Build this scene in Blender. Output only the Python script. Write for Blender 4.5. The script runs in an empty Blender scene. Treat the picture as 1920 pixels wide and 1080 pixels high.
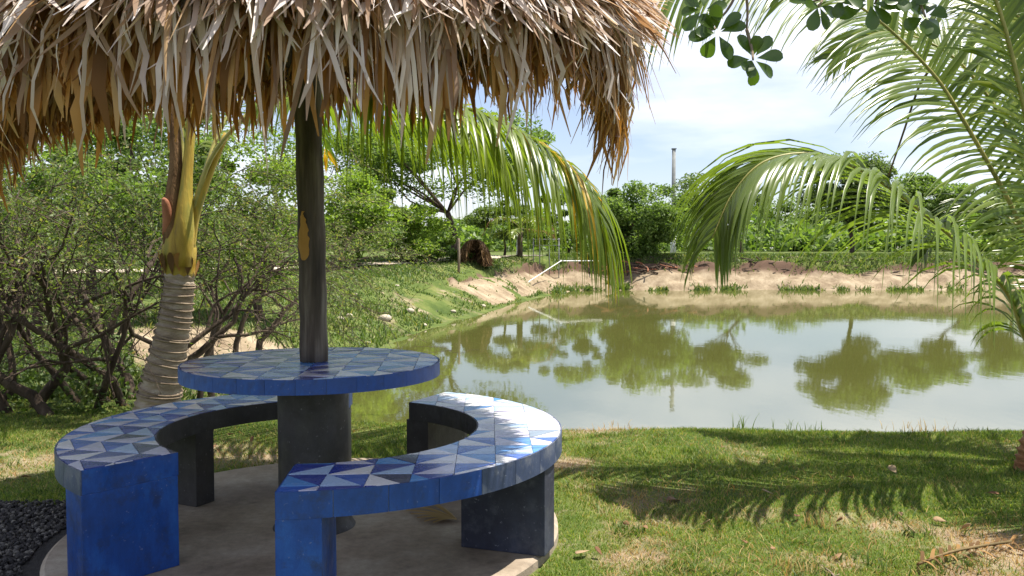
import bpy, math, random
import numpy as np
from mathutils import Vector

random.seed(7)
rng = np.random.default_rng(11)
S = bpy.context.scene
COL = S.collection
R = math.radians

# ------------------------------------------------------------------ camera
F_PX, HORIZON = 1650.0, 466.0
PITCH = math.atan((540.0 - HORIZON) / F_PX)
CAM_Z = 1.26
cam = bpy.data.cameras.new('camera')
cam.sensor_width = 36.0
cam.lens = 36.0 * F_PX / 1920.0
cam.clip_start, cam.clip_end = 0.05, 3000.0
cam_ob = bpy.data.objects.new('camera', cam)
COL.objects.link(cam_ob)
cam_ob.location = (0, 0, CAM_Z)
cam_ob.rotation_euler = (math.pi / 2 - PITCH, 0, 0)
S.camera = cam_ob

# ------------------------------------------------------------------ light
SUN_EL = R(70)
SUN_AZ = math.atan2(0.95, 0.22)           # from +Y towards +X
world = bpy.data.worlds.new('World')
S.world = world
world.use_nodes = True
wt = world.node_tree
wt.nodes.clear()
w_out = wt.nodes.new('ShaderNodeOutputWorld')
w_bg = wt.nodes.new('ShaderNodeBackground')
w_bg.inputs['Strength'].default_value = 0.064
sky = wt.nodes.new('ShaderNodeTexSky')
sky.sky_type = 'NISHITA'
sky.sun_disc = False
sky.sun_elevation = SUN_EL
sky.sun_rotation = SUN_AZ
sky.air_density = 1.0
sky.dust_density = 0.4
sky.ozone_density = 1.0
w_tc = wt.nodes.new('ShaderNodeTexCoord')
w_map = wt.nodes.new('ShaderNodeMapping')
w_map.inputs['Scale'].default_value = (1.6, 1.6, 6.5)
w_map.inputs['Location'].default_value = (0.35, 0.2, 0.55)
w_n = wt.nodes.new('ShaderNodeTexNoise')
w_n.inputs['Scale'].default_value = 1.5
w_n.inputs['Detail'].default_value = 7.0
w_n.inputs['Roughness'].default_value = 0.52
w_r = wt.nodes.new('ShaderNodeValToRGB')
w_r.color_ramp.elements[0].color = (.14, .14, .14, 1)
w_r.color_ramp.elements[0].position = 0.42
w_r.color_ramp.elements[1].position = 0.68
w_m = wt.nodes.new('ShaderNodeMix')
w_m.data_type = 'RGBA'
w_m.inputs['B'].default_value = (8.8, 9.0, 9.8, 1)
wt.links.new(w_tc.outputs['Generated'], w_map.inputs['Vector'])
wt.links.new(w_map.outputs['Vector'], w_n.inputs['Vector'])
wt.links.new(w_n.outputs['Fac'], w_r.inputs['Fac'])
wt.links.new(w_r.outputs['Color'], w_m.inputs['Factor'])
w_t = wt.nodes.new('ShaderNodeMix'); w_t.data_type = 'RGBA'; w_t.blend_type = 'MULTIPLY'
w_t.inputs['Factor'].default_value = 1.0
w_t.inputs['B'].default_value = (0.95, 0.94, 1.06, 1)
wt.links.new(sky.outputs['Color'], w_t.inputs['A'])
wt.links.new(w_t.outputs['Result'], w_m.inputs['A'])
wt.links.new(w_m.outputs['Result'], w_bg.inputs['Color'])
wt.links.new(w_bg.outputs['Background'], w_out.inputs['Surface'])

sun = bpy.data.lights.new('sun', 'SUN')
sun.energy = 4.4
sun.angle = R(0.55)
sun.color = (1.0, 0.94, 0.84)
sun_ob = bpy.data.objects.new('sun', sun)
COL.objects.link(sun_ob)
sun_dir = Vector((math.sin(SUN_AZ) * math.cos(SUN_EL), math.cos(SUN_AZ) * math.cos(SUN_EL), math.sin(SUN_EL)))
sun_ob.rotation_euler = (-sun_dir).to_track_quat('-Z', 'Y').to_euler()
sun_ob.location = sun_dir * 60

vs = S.view_settings
vs.view_transform = 'Standard'
vs.look = 'None'
vs.exposure = 1.22
vs.gamma = 1.0
vs.use_curve_mapping = False
S.render.engine = 'CYCLES'
S.cycles.use_denoising = True
S.cycles.max_bounces = 7
S.cycles.diffuse_bounces = 3
S.cycles.glossy_bounces = 3
S.cycles.transmission_bounces = 4
S.cycles.transparent_max_bounces = 6
S.cycles.sample_clamp_indirect = 6.0

# ------------------------------------------------------------------ helpers
def P(px, py, Y):
    """photo pixel -> point at depth Y (world y)"""
    u, v = (px - 960.0) / F_PX, (540.0 - py) / F_PX
    dy = math.cos(PITCH) + v * math.sin(PITCH)
    dz = -math.sin(PITCH) + v * math.cos(PITCH)
    k = Y / dy
    return np.array([u * k, Y, CAM_Z + dz * k])

def PZ(px, py, z=0.0):
    """photo pixel -> point on the level z"""
    u, v = (px - 960.0) / F_PX, (540.0 - py) / F_PX
    dy = math.cos(PITCH) + v * math.sin(PITCH)
    dz = -math.sin(PITCH) + v * math.cos(PITCH)
    k = (z - CAM_Z) / dz
    return np.array([u * k, dy * k, z])

def nrm(a):
    a = np.asarray(a, float)
    return a / (np.linalg.norm(a, axis=-1, keepdims=True) + 1e-12)

def sstep(a, b, x):
    t = np.clip((x - a) / (b - a), 0, 1)
    return t * t * (3 - 2 * t)

_perm = np.random.default_rng(3).random((256, 256))
def vnoise(x, y):
    x = np.asarray(x, float); y = np.asarray(y, float)
    xi = np.floor(x).astype(int); yi = np.floor(y).astype(int)
    fx = x - xi; fy = y - yi
    fx = fx * fx * (3 - 2 * fx); fy = fy * fy * (3 - 2 * fy)
    a = _perm[xi % 256, yi % 256]; b = _perm[(xi + 1) % 256, yi % 256]
    c = _perm[xi % 256, (yi + 1) % 256]; d = _perm[(xi + 1) % 256, (yi + 1) % 256]
    return (a * (1 - fx) + b * fx) * (1 - fy) + (c * (1 - fx) + d * fx) * fy
def fbm(x, y, o=4):
    s = 0; a = 0.5; t = 0
    for i in range(o):
        s = s + a * vnoise(x * 2 ** i + 17.3 * i, y * 2 ** i + 5.1 * i); t += a; a *= 0.5
    return s / t

def tag(o, label=None, cat=None, group=None, kind=None):
    if label: o['label'] = label
    if cat: o['category'] = cat
    if group: o['group'] = group
    if kind: o['kind'] = kind
    return o

def empty(name, loc=(0, 0, 0)):
    o = bpy.data.objects.new(name, None)
    o.empty_display_size = 0.2
    o.location = [float(c) for c in loc]
    COL.objects.link(o)
    return o

def link(name, me, mat, parent=None, origin=None):
    """verts are in world space; keep the parent's offset out of them"""
    o = bpy.data.objects.new(name, me)
    if mat is not None and not me.materials: me.materials.append(mat)
    COL.objects.link(o)
    if parent is not None:
        o.parent = parent
        wl = np.zeros(3); p = parent
        while p is not None:
            wl += np.array(p.location); p = p.parent
        o.location = [float(c) for c in (-wl if origin is None else np.asarray(origin) - wl)]
    elif origin is not None:
        o.location = [float(c) for c in origin]
    return o

def raw_mesh(name, V, F, smooth=False):
    V = np.asarray(V, np.float32).reshape(-1, 3); F = np.asarray(F, np.int32)
    me = bpy.data.meshes.new(name)
    n, k = F.shape
    me.vertices.add(len(V)); me.vertices.foreach_set('co', V.ravel())
    me.loops.add(n * k); me.loops.foreach_set('vertex_index', F.ravel())
    me.polygons.add(n)
    me.polygons.foreach_set('loop_start', np.arange(0, n * k, k, dtype=np.int32))
    if smooth: me.polygons.foreach_set('use_smooth', np.ones(n, bool))
    me.update(calc_edges=True)
    return me

def quick(name, V, F, mat, parent=None, smooth=False, origin=None):
    V = np.asarray(V, float).reshape(-1, 3)
    if origin is not None: V = V - np.asarray(origin)
    return link(name, raw_mesh(name, V, F, smooth), mat, parent, origin)

class MB:
    def __init__(s): s.v = []; s.f = []
    def add(s, V, F):
        o = len(s.v)
        s.v.extend([tuple(map(float, p)) for p in V]); s.f.extend([tuple(int(i) + o for i in f) for f in F])
        return s
    def box(s, c, size, rz=0.0):
        c = np.asarray(c, float); h = np.asarray(size, float) / 2
        q = np.array([[x, y, z] for z in (-1, 1) for y in (-1, 1) for x in (-1, 1)]) * h
        ca, sa = math.cos(rz), math.sin(rz)
        q = np.stack([q[:, 0] * ca - q[:, 1] * sa, q[:, 0] * sa + q[:, 1] * ca, q[:, 2]], 1) + c
        return s.add(q, [(0, 2, 3, 1), (4, 5, 7, 6), (0, 1, 5, 4), (2, 6, 7, 3), (0, 4, 6, 2), (1, 3, 7, 5)])
    def tube(s, pts, rad, n=6, cap=True):
        V, F = tube(pts, rad, n, cap); return s.add(V, F)
    def build(s, name, mat, parent=None, smooth=False, origin=None, bevel=0.0):
        V = np.array(s.v)
        if origin is not None: V = V - np.asarray(origin)
        me = bpy.data.meshes.new(name); me.from_pydata(V.tolist(), [], s.f)
        if smooth:
            me.polygons.foreach_set('use_smooth', np.ones(len(me.polygons), bool))
        me.update()
        o = link(name, me, mat, parent, origin)
        if bevel:
            b = o.modifiers.new('bevel', 'BEVEL'); b.width = bevel; b.segments = 2; b.limit_method = 'ANGLE'
        return o

def tube(pts, rad, n=6, cap=True):
    pts = np.asarray(pts, float); m = len(pts)
    rad = np.full(m, float(rad)) if np.isscalar(rad) else np.asarray(rad, float)
    T = np.zeros_like(pts); T[1:-1] = pts[2:] - pts[:-2]; T[0] = pts[1] - pts[0]; T[-1] = pts[-1] - pts[-2]
    T = nrm(T)
    ref = np.array([0, 0, 1.0]) if abs(T[0][2]) < 0.9 else np.array([1.0, 0, 0])
    u = nrm(np.cross(T[0], ref)); V = []
    an = np.arange(n) * 2 * math.pi / n
    for i in range(m):
        u = nrm(u - T[i] * np.dot(u, T[i])); w = np.cross(T[i], u)
        V.append(pts[i] + rad[i] * (np.cos(an)[:, None] * u + np.sin(an)[:, None] * w))
    V = np.concatenate(V)
    F = [(i * n + j, i * n + (j + 1) % n, (i + 1) * n + (j + 1) % n, (i + 1) * n + j) for i in range(m - 1) for j in range(n)]
    if cap: F += [tuple(range(n))[::-1], tuple((m - 1) * n + j for j in range(n))]
    return V, F

def spline(pts, n):
    pts = np.asarray(pts, float)
    q = np.vstack([2 * pts[0] - pts[1], pts, 2 * pts[-1] - pts[-2]])
    out = []; seg = len(pts) - 1
    for t in np.linspace(0, seg, n):
        i = min(int(t), seg - 1); f = t - i
        a, b, c, d = q[i], q[i + 1], q[i + 2], q[i + 3]
        out.append(0.5 * (2 * b + (c - a) * f + (2 * a - 5 * b + 4 * c - d) * f * f + (3 * b - a - 3 * c + d) * f ** 3))
    return np.array(out)

# ------------------------------------------------------------------ materials
MATS = {}
def nodes(name):
    m = bpy.data.materials.new(name); m.use_nodes = True
    t = m.node_tree; b = t.nodes['Principled BSDF']; MATS[name] = m
    return m, t, b
def ramp(t, fac, stops):
    r = t.nodes.new('ShaderNodeValToRGB')
    e = r.color_ramp.elements
    while len(e) < len(stops): e.new(0.5)
    for i, (p, c) in enumerate(stops):
        e[i].position = p; e[i].color = (*c, 1)
    t.links.new(fac, r.inputs['Fac'])
    return r.outputs['Color']
def noise(t, scale, detail=4, rough=0.55, vec=None, dim=None):
    n = t.nodes.new('ShaderNodeTexNoise')
    n.inputs['Scale'].default_value = scale; n.inputs['Detail'].default_value = detail; n.inputs['Roughness'].default_value = rough
    if vec is not None: t.links.new(vec, n.inputs['Vector'])
    return n.outputs['Fac']
def coord(t, kind='Object', scale=None):
    c = t.nodes.new('ShaderNodeTexCoord').outputs[kind]
    if scale is None: return c
    m = t.nodes.new('ShaderNodeMapping'); m.inputs['Scale'].default_value = scale
    t.links.new(c, m.inputs['Vector']); return m.outputs['Vector']
def mix(t, fac, a, b, mode='MIX'):
    m = t.nodes.new('ShaderNodeMix'); m.data_type = 'RGBA'; m.blend_type = mode
    for k, v in (('Factor', fac), ('A', a), ('B', b)):
        if isinstance(v, (int, float)): m.inputs[k].default_value = v
        elif isinstance(v, tuple): m.inputs[k].default_value = (*v, 1)
        else: t.links.new(v, m.inputs[k])
    return m.outputs['Result']
def bump(t, b, h, strength=0.4, dist=0.01):
    n = t.nodes.new('ShaderNodeBump'); n.inputs['Strength'].default_value = strength; n.inputs['Distance'].default_value = dist
    t.links.new(h, n.inputs['Height']); t.links.new(n.outputs['Normal'], b.inputs['Normal'])
def island(t): return t.nodes.new('ShaderNodeNewGeometry').outputs['Random Per Island']
def obrand(t): return t.nodes.new('ShaderNodeObjectInfo').outputs['Random']

def leaf_mat(name, stops, transl=0.45, rough=0.45, spec=0.4, per='island', tcol=1.5, sat=(1.1, 1.15, 0.5)):
    m, t, b = nodes(name)
    c = ramp(t, island(t) if per == 'island' else obrand(t), stops)
    n = noise(t, 9.0, 2, vec=coord(t, 'Object'))
    c = mix(t, 0.45, c, mix(t, n, (0.6, 0.6, 0.6), (1.3, 1.3, 1.2)), 'MULTIPLY')
    t.links.new(c, b.inputs['Base Color'])
    b.inputs['Roughness'].default_value = rough
    b.inputs['Specular IOR Level'].default_value = spec
    tr = t.nodes.new('ShaderNodeBsdfTranslucent')
    tc = mix(t, 1.0, c, tuple(x * tcol for x in sat), 'MULTIPLY')
    t.links.new(tc, tr.inputs['Color'])
    ms = t.nodes.new('ShaderNodeMixShader'); ms.inputs[0].default_value = transl
    t.links.new(b.outputs[0], ms.inputs[1]); t.links.new(tr.outputs[0], ms.inputs[2])
    t.links.new(ms.outputs[0], t.nodes['Material Output'].inputs['Surface'])
    return m

def plain(name, stops, scale=8, rough=0.8, bmp=0.3, bscale=40, spec=0.3, stretch=(1, 1, 1), dist=0.01):
    m, t, b = nodes(name)
    v = coord(t, 'Object', stretch)
    t.links.new(ramp(t, noise(t, scale, 5, vec=v), stops), b.inputs['Base Color'])
    b.inputs['Roughness'].default_value = rough; b.inputs['Specular IOR Level'].default_value = spec
    bump(t, b, noise(t, bscale, 4, vec=v), bmp, dist)
    return m

leaf_mat('palm_green', [(0, (.06, .105, .014)), (.5, (.115, .17, .028)), (1, (.21, .26, .065))], .42, .28, .6)
leaf_mat('palm_olive', [(0, (.08, .125, .014)), (.6, (.145, .20, .025)), (1, (.23, .26, .04))], .4, .32, .5)
leaf_mat('palm_yellow', [(0, (.32, .24, .02)), (.6, (.45, .30, .02)), (1, (.40, .33, .06))], .4, .4, .4, sat=(1.1, .95, .4))
leaf_mat('broad_leaf', [(0, (.035, .075, .012)), (1, (.075, .13, .02))], .35, .25, .6)
leaf_mat('tree_bright', [(0, (.08, .14, .018)), (.5, (.15, .23, .035)), (1, (.24, .31, .07))], .5, .5, .3)
leaf_mat('tree_mid', [(0, (.055, .10, .018)), (.5, (.11, .175, .04)), (1, (.18, .25, .08))], .46, .5, .3)
leaf_mat('tree_dark', [(0, (.04, .075, .016)), (.5, (.085, .13, .035)), (1, (.15, .20, .075))], .42, .5, .3)
leaf_mat('thorn_leaf', [(0, (.045, .07, .018)), (.5, (.09, .13, .03)), (.85, (.16, .20, .055)), (1, (.22, .17, .08))], .42, .5, .3)
leaf_mat('grass_blade', [(0, (.075, .135, .018)), (.4, (.14, .22, .034)), (.72, (.21, .27, .055)), (.88, (.30, .28, .075)), (1, (.46, .38, .16))], .35, .5, .3)
leaf_mat('weed_blade', [(0, (.04, .08, .014)), (.5, (.08, .13, .028)), (.85, (.14, .18, .05)), (1, (.28, .26, .10))], .35, .5, .3)
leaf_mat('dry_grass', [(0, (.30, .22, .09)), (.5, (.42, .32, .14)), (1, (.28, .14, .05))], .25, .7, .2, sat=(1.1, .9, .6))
leaf_mat('dry_leaf', [(0, (.16, .08, .04)), (.5, (.28, .17, .09)), (1, (.38, .28, .17))], .15, .7, .2, per='object', sat=(1.1, .9, .6))
leaf_mat('dead_straw', [(0, (.05, .03, .018)), (.6, (.13, .075, .035)), (1, (.24, .15, .08))], .2, .8, .1)
leaf_mat('thatch_top', [(0, (.20, .12, .075)), (.22, (.38, .26, .18)), (.5, (.50, .42, .38)), (.78, (.66, .60, .58)), (1, (.86, .83, .84))], .36, .55, .3, sat=(1.1, .85, .55), tcol=1.15)
leaf_mat('thatch_under', [(0, (.14, .07, .025)), (.4, (.30, .165, .055)), (.75, (.43, .26, .095)), (1, (.52, .40, .24))], .45, .6, .3, sat=(1.2, .85, .35), tcol=1.25)
leaf_mat('thatch_strand', [(0, (.20, .10, .04)), (.3, (.37, .23, .10)), (.6, (.48, .38, .28)), (.85, (.60, .54, .50)), (1, (.78, .74, .74))], .32, .5, .35, per='object', sat=(1.2, .85, .4), tcol=1.15)

plain('petiole', [(.35, (.16, .17, .03)), (.65, (.30, .24, .04))], 6, .5, .2, 60)
plain('petiole_yellow', [(.28, (.12, .075, .03)), (.40, (.28, .19, .03)), (.52, (.38, .27, .04)), (.62, (.25, .22, .04)), (.74, (.15, .15, .03))], 9, .6, .5, 60, .3, (1, 1, .22))
plain('petiole_green', [(.35, (.10, .13, .02)), (.65, (.17, .18, .04))], 6, .45, .2, 60)
plain('petiole_brown', [(.35, (.10, .07, .025)), (.65, (.19, .13, .05))], 9, .7, .3, 60)
plain('rachis', [(.35, (.20, .20, .05)), (.65, (.38, .34, .11))], 6, .45, .2, 60)
plain('palm_bark', [(.3, (.20, .155, .115)), (.5, (.30, .24, .185)), (.7, (.40, .345, .285))], 7, .9, .7, 30, .2, (1, 1, 3), .02)
plain('palm_bark_red', [(.3, (.22, .09, .04)), (.55, (.34, .18, .09)), (.75, (.42, .32, .2))], 7, .9, .5, 30, .2, (1, 1, 3), .02)
plain('fibre', [(.3, (.09, .05, .025)), (.6, (.20, .12, .06))], 12, .95, .8, 70, .1, (1, 1, .3), .02)
plain('bark', [(.3, (.035, .025, .018)), (.6, (.085, .062, .045)), (.75, (.16, .125, .095))], 9, .9, .7, 30, .2, (1, 1, .4), .02)
plain('bark_pale', [(.3, (.14, .105, .075)), (.6, (.25, .195, .14)), (.75, (.35, .29, .22))], 9, .9, .6, 30, .2, (1, 1, .4), .02)
plain('pole_wood', [(.28, (.028, .022, .018)), (.5, (.085, .066, .052)), (.62, (.15, .125, .10)), (.78, (.24, .21, .175))], 22, .8, 1.0, 40, .3, (1, 1, .10), .02)
plain('bare_wood', [(.3, (.32, .16, .035)), (.7, (.46, .26, .07))], 12, .7, .4, 40, .25, (1, 1, .2))
plain('stick_wood', [(.3, (.03, .022, .016)), (.7, (.09, .065, .045))], 14, .85, .6, 40, .2)
plain('grey_pole', [(.3, (.16, .17, .17)), (.7, (.26, .27, .26))], 3, .8, .3, 20)
plain('white_paint', [(.3, (.66, .66, .62)), (.7, (.80, .80, .77))], 4, .7, .2, 20)
plain('rust', [(.3, (.20, .07, .035)), (.7, (.36, .16, .09))], 4, .8, .3, 20)
plain('straw', [(.3, (.05, .03, .018)), (.6, (.12, .07, .035)), (.8, (.20, .13, .07))], 7, .9, .6, 30)
plain('stone', [(.3, (.34, .29, .21)), (.7, (.52, .46, .36))], 5, .9, .5, 20, .2, (1, 1, 1), .04)
leaf_mat('gravel_stone', [(0, (.02, .019, .02)), (.6, (.06, .055, .055)), (.9, (.13, .12, .11)), (1, (.26, .24, .21))], 0, .85, .2)
plain('gravel_base', [(.3, (.018, .016, .016)), (.7, (.05, .045, .042))], 40, .95, .8, 120)
plain('track_soil', [(.3, (.36, .29, .21)), (.7, (.52, .45, .36))], 1.2, .95, .4, 9)
plain('grout', [(.3, (.22, .25, .34)), (.7, (.40, .43, .52))], 14, .85, .3, 90)

def painted(name, stops, stain, rough=0.42, spec=0.5):
    m, t, b = nodes(name)
    v = coord(t, 'Object')
    c = ramp(t, noise(t, 4.5, 8, .72, coord(t, 'Object', (1, 1, .55))), stops)
    s = ramp(t, noise(t, 11, 6, .7, v), [(.50, (0, 0, 0)), (.68, (1, 1, 1))])
    c = mix(t, mix(t, .8, (0, 0, 0), s), c, stain)
    sp = ramp(t, noise(t, 60, 3, .6, v), [(.66, (0, 0, 0)), (.74, (1, 1, 1))])
    c = mix(t, mix(t, .55, (0, 0, 0), sp), c, tuple(min(1, x * 2.2 + .12) for x in stain))
    t.links.new(c, b.inputs['Base Color'])
    t.links.new(ramp(t, noise(t, 7, 4, .6, v), [(.3, (rough - .1,) * 3), (.7, (rough + .25,) * 3)]), b.inputs['Roughness'])
    b.inputs['Specular IOR Level'].default_value = spec
    bump(t, b, noise(t, 34, 5, .65, v), .35, .004)
    return m
painted('blue_paint', [(.3, (.006, .030, .14)), (.5, (.008, .058, .27)), (.72, (.020, .12, .44))], (.02, .035, .10))
painted('blue_grey_paint', [(.3, (.022, .035, .085)), (.5, (.045, .065, .13)), (.72, (.10, .13, .20))], (.17, .18, .21))
painted('shaded_leg_paint', [(.3, (.012, .013, .025)), (.5, (.022, .025, .045)), (.72, (.04, .05, .085))], (.07, .075, .10), .55)  # shade under the seat, painted into the middle leg's colour
painted('black_paint_and_shade', [(.3, (.012, .011, .011)), (.55, (.028, .025, .024)), (.75, (.055, .048, .044))], (.045, .042, .045), .5)  # black pedestal paint; on the benches its darkness is painted-in shade

def tile_mat(name, col):
    m, t, b = nodes(name)
    v = coord(t, 'Object')
    c = mix(t, noise(t, 6, 5, .65, v), tuple(x * .72 for x in col), tuple(min(1, x * 1.2) for x in col))
    c = mix(t, mix(t, .16, (0, 0, 0), obrand(t)), c, (.35, .36, .42))
    d = ramp(t, noise(t, 16, 7, .75, coord(t, 'Generated') if False else v), [(.50, (0, 0, 0)), (.72, (1, 1, 1))])
    c = mix(t, mix(t, .35, (0, 0, 0), d), c, (.20, .19, .19))
    t.links.new(c, b.inputs['Base Color'])
    t.links.new(ramp(t, noise(t, 9, 4, .6, v), [(.3, (.14,) * 3), (.7, (.36,) * 3)]), b.inputs['Roughness'])
    b.inputs['Specular IOR Level'].default_value = .55
    bump(t, b, noise(t, 14, 3, .5, v), .12, .004)
    return m
TILE = [tile_mat('tile_' + n, c) for n, c in (
    ('white', (.80, .78, .79)), ('lilac', (.60, .58, .70)), ('pale_blue', (.40, .54, .76)), ('sky_blue', (.07, .26, .62)),
    ('mid_blue', (.03, .11, .46)), ('cobalt', (.012, .035, .28)), ('navy', (.008, .012, .075)), ('grey_blue', (.22, .28, .36)))]

# concrete
m, t, b = nodes('concrete')
v = coord(t, 'Object')
c = ramp(t, noise(t, 2.4, 7, .62, v), [(.30, (.19, .145, .10)), (.5, (.31, .25, .185)), (.7, (.44, .38, .30))])
c = mix(t, .55, c, ramp(t, noise(t, 26, 5, .7, v), [(.3, (.55, .55, .55)), (.7, (1.2, 1.2, 1.2))]), 'MULTIPLY')
st = ramp(t, noise(t, 4.5, 6, .7, v), [(.60, (0, 0, 0)), (.72, (1, 1, 1))])
c = mix(t, mix(t, .6, (0, 0, 0), st), c, (.10, .075, .055))
t.links.new(c, b.inputs['Base Color']); b.inputs['Roughness'].default_value = .88
bump(t, b, noise(t, 45, 6, .7, v), .5, .006)

# ground: grass-grown soil, bare earth where the attribute 'soil' says so
m, t, b = nodes('ground_mat')
v = coord(t, 'Object')
at = t.nodes.new('ShaderNodeAttribute'); at.attribute_name = 'soil'
at2 = t.nodes.new('ShaderNodeAttribute'); at2.attribute_name = 'brown'
gr = ramp(t, noise(t, 1.3, 6, .65, v), [(.3, (.045, .075, .016)), (.5, (.085, .12, .028)), (.68, (.15, .165, .05)), (.8, (.24, .22, .10))])
gr = mix(t, .6, gr, ramp(t, noise(t, 22, 4, .7, v), [(.3, (.5, .5, .5)), (.7, (1.35, 1.3, 1.2))]), 'MULTIPLY')
so = ramp(t, noise(t, 1.7, 7, .68, v), [(.3, (.15, .108, .068)), (.5, (.27, .212, .14)), (.7, (.41, .335, .235))])
so = mix(t, .6, so, ramp(t, noise(t, 30, 4, .7, v), [(.3, (.6, .58, .55)), (.7, (1.2, 1.2, 1.2))]), 'MULTIPLY')
so = mix(t, at2.outputs['Fac'], so, (.105, .066, .045))
ad = t.nodes.new('ShaderNodeMath'); ad.operation = 'ADD'
t.links.new(at.outputs['Fac'], ad.inputs[0])
nn = t.nodes.new('ShaderNodeMath'); nn.operation = 'MULTIPLY_ADD'
t.links.new(noise(t, 5, 6, .7, v), nn.inputs[0]); nn.inputs[1].default_value = .9; nn.inputs[2].default_value = -.45
t.links.new(nn.outputs[0], ad.inputs[1])
fac = ramp(t, ad.outputs[0], [(.38, (0, 0, 0)), (.6, (1, 1, 1))])
t.links.new(mix(t, fac, gr, so), b.inputs['Base Color'])
b.inputs['Roughness'].default_value = .95; b.inputs['Specular IOR Level'].default_value = .15
bump(t, b, noise(t, 16, 7, .7, v), .7, .03)

# pond water: murky olive, mirror-like surface with faint ripples
m, t, b = nodes('pond_mat')
v = coord(t, 'Object')
c = ramp(t, noise(t, .12, 3, .5, v), [(.3, (.075, .08, .020)), (.7, (.095, .098, .027))])
t.links.new(c, b.inputs['Base Color'])
b.inputs['Roughness'].default_value = .035
b.inputs['IOR'].default_value = 5.0
rv = coord(t, 'Object', (1, .35, 1))
h = t.nodes.new('ShaderNodeMath'); h.operation = 'MULTIPLY_ADD'
t.links.new(noise(t, 9, 3, .5, rv), h.inputs[0]); h.inputs[1].default_value = .35
t.links.new(noise(t, 1.6, 3, .5, coord(t, 'Object', (1, .6, 1))), h.inputs[2])
bump(t, b, h.outputs[0], .032, .05)
M = MATS

# ------------------------------------------------------------------ terrain
WATER = -0.80
POND = np.array([(-2.75, 8.6), (-1.6, 7.75), (0.2, 7.35), (2.0, 7.15), (4.5, 7.2), (8, 7.1), (14, 7.5), (24, 9), (40, 16), (46, 30), (40, 44.5),
                 (30, 43.6), (24, 44.2), (17, 43.2), (12, 43.8), (8, 43.0), (5.0, 43.6), (3.0, 43.0), (1.8, 39.5), (0.9, 36), (-.5, 30), (-1.7, 24.4),
                 (-2.5, 19.5), (-2.7, 15), (-2.9, 12)])
def sd_pond(x, y):
    x = np.asarray(x, float); y = np.asarray(y, float)
    d = np.full(x.shape, 1e9); inside = np.zeros(x.shape, bool)
    for (ax, ay), (bx, by) in zip(POND, np.roll(POND, -1, 0)):
        ex, ey = bx - ax, by - ay
        k = np.clip(((x - ax) * ex + (y - ay) * ey) / (ex * ex + ey * ey), 0, 1)
        d = np.minimum(d, np.hypot(x - ax - k * ex, y - ay - k * ey))
        cr = ((ay > y) != (by > y)) & (x < (bx - ax) * (y - ay) / (by - ay + 1e-12) + ax)
        inside ^= cr
    return np.where(inside, -d, d)
def level(x, y):
    return -0.03 + 0.86 * sstep(14, 46, y) + 0.25 * sstep(60, 200, y)
def terrain(x, y):
    x = np.asarray(x, float); y = np.asarray(y, float)
    d = sd_pond(x, y)
    wob = (fbm(x * .6, y * .6, 3) - .5)
    d = d + wob * .5 * sstep(9, 14, y) + wob * .25
    near = 1 - sstep(8.6, 11, y)
    far = sstep(37, 42, y)
    bw = 1.15 * near + (1 - near) * (3.2 * (1 - far) + 3.0 * far)
    tt = np.clip(d / bw, 0, 1)
    pn = 1 - (1 - tt) ** 2
    edge = .60 + .16 * (fbm(x * .9, y * .2, 3) - .5)
    pf = .62 * np.clip(tt / edge, 0, 1) ** .9 + .20 * sstep(edge, edge + .05, tt) + .18 * sstep(edge + .05, 1, tt)
    pm = .62 * sstep(0, .62, tt) + .18 * sstep(.6, .68, tt) + .20 * sstep(.68, 1, tt)
    pr = pn * near + (1 - near) * (pm * (1 - far) + pf * far)
    G = level(x, y)
    z = WATER + (G - WATER) * pr
    z = np.where(d < 0, WATER - np.minimum(.7, -d * .35) - .01, z)
    rough = .03 + .07 * sstep(9, 14, y) + .5 * sstep(60, 200, y) + .28 * far * sstep(4, 2.5, d)
    z = z + (fbm(x * 1.4, y * 1.4, 4) - .5) * rough * sstep(0, .4, d)
    pad = sstep(1.6, 1.2, np.hypot(x + .9, y - 4.0))
    return z * (1 - pad) + pad * (-.045)
def th(x, y): return float(terrain(np.array([x]), np.array([y]))[0])

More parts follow.
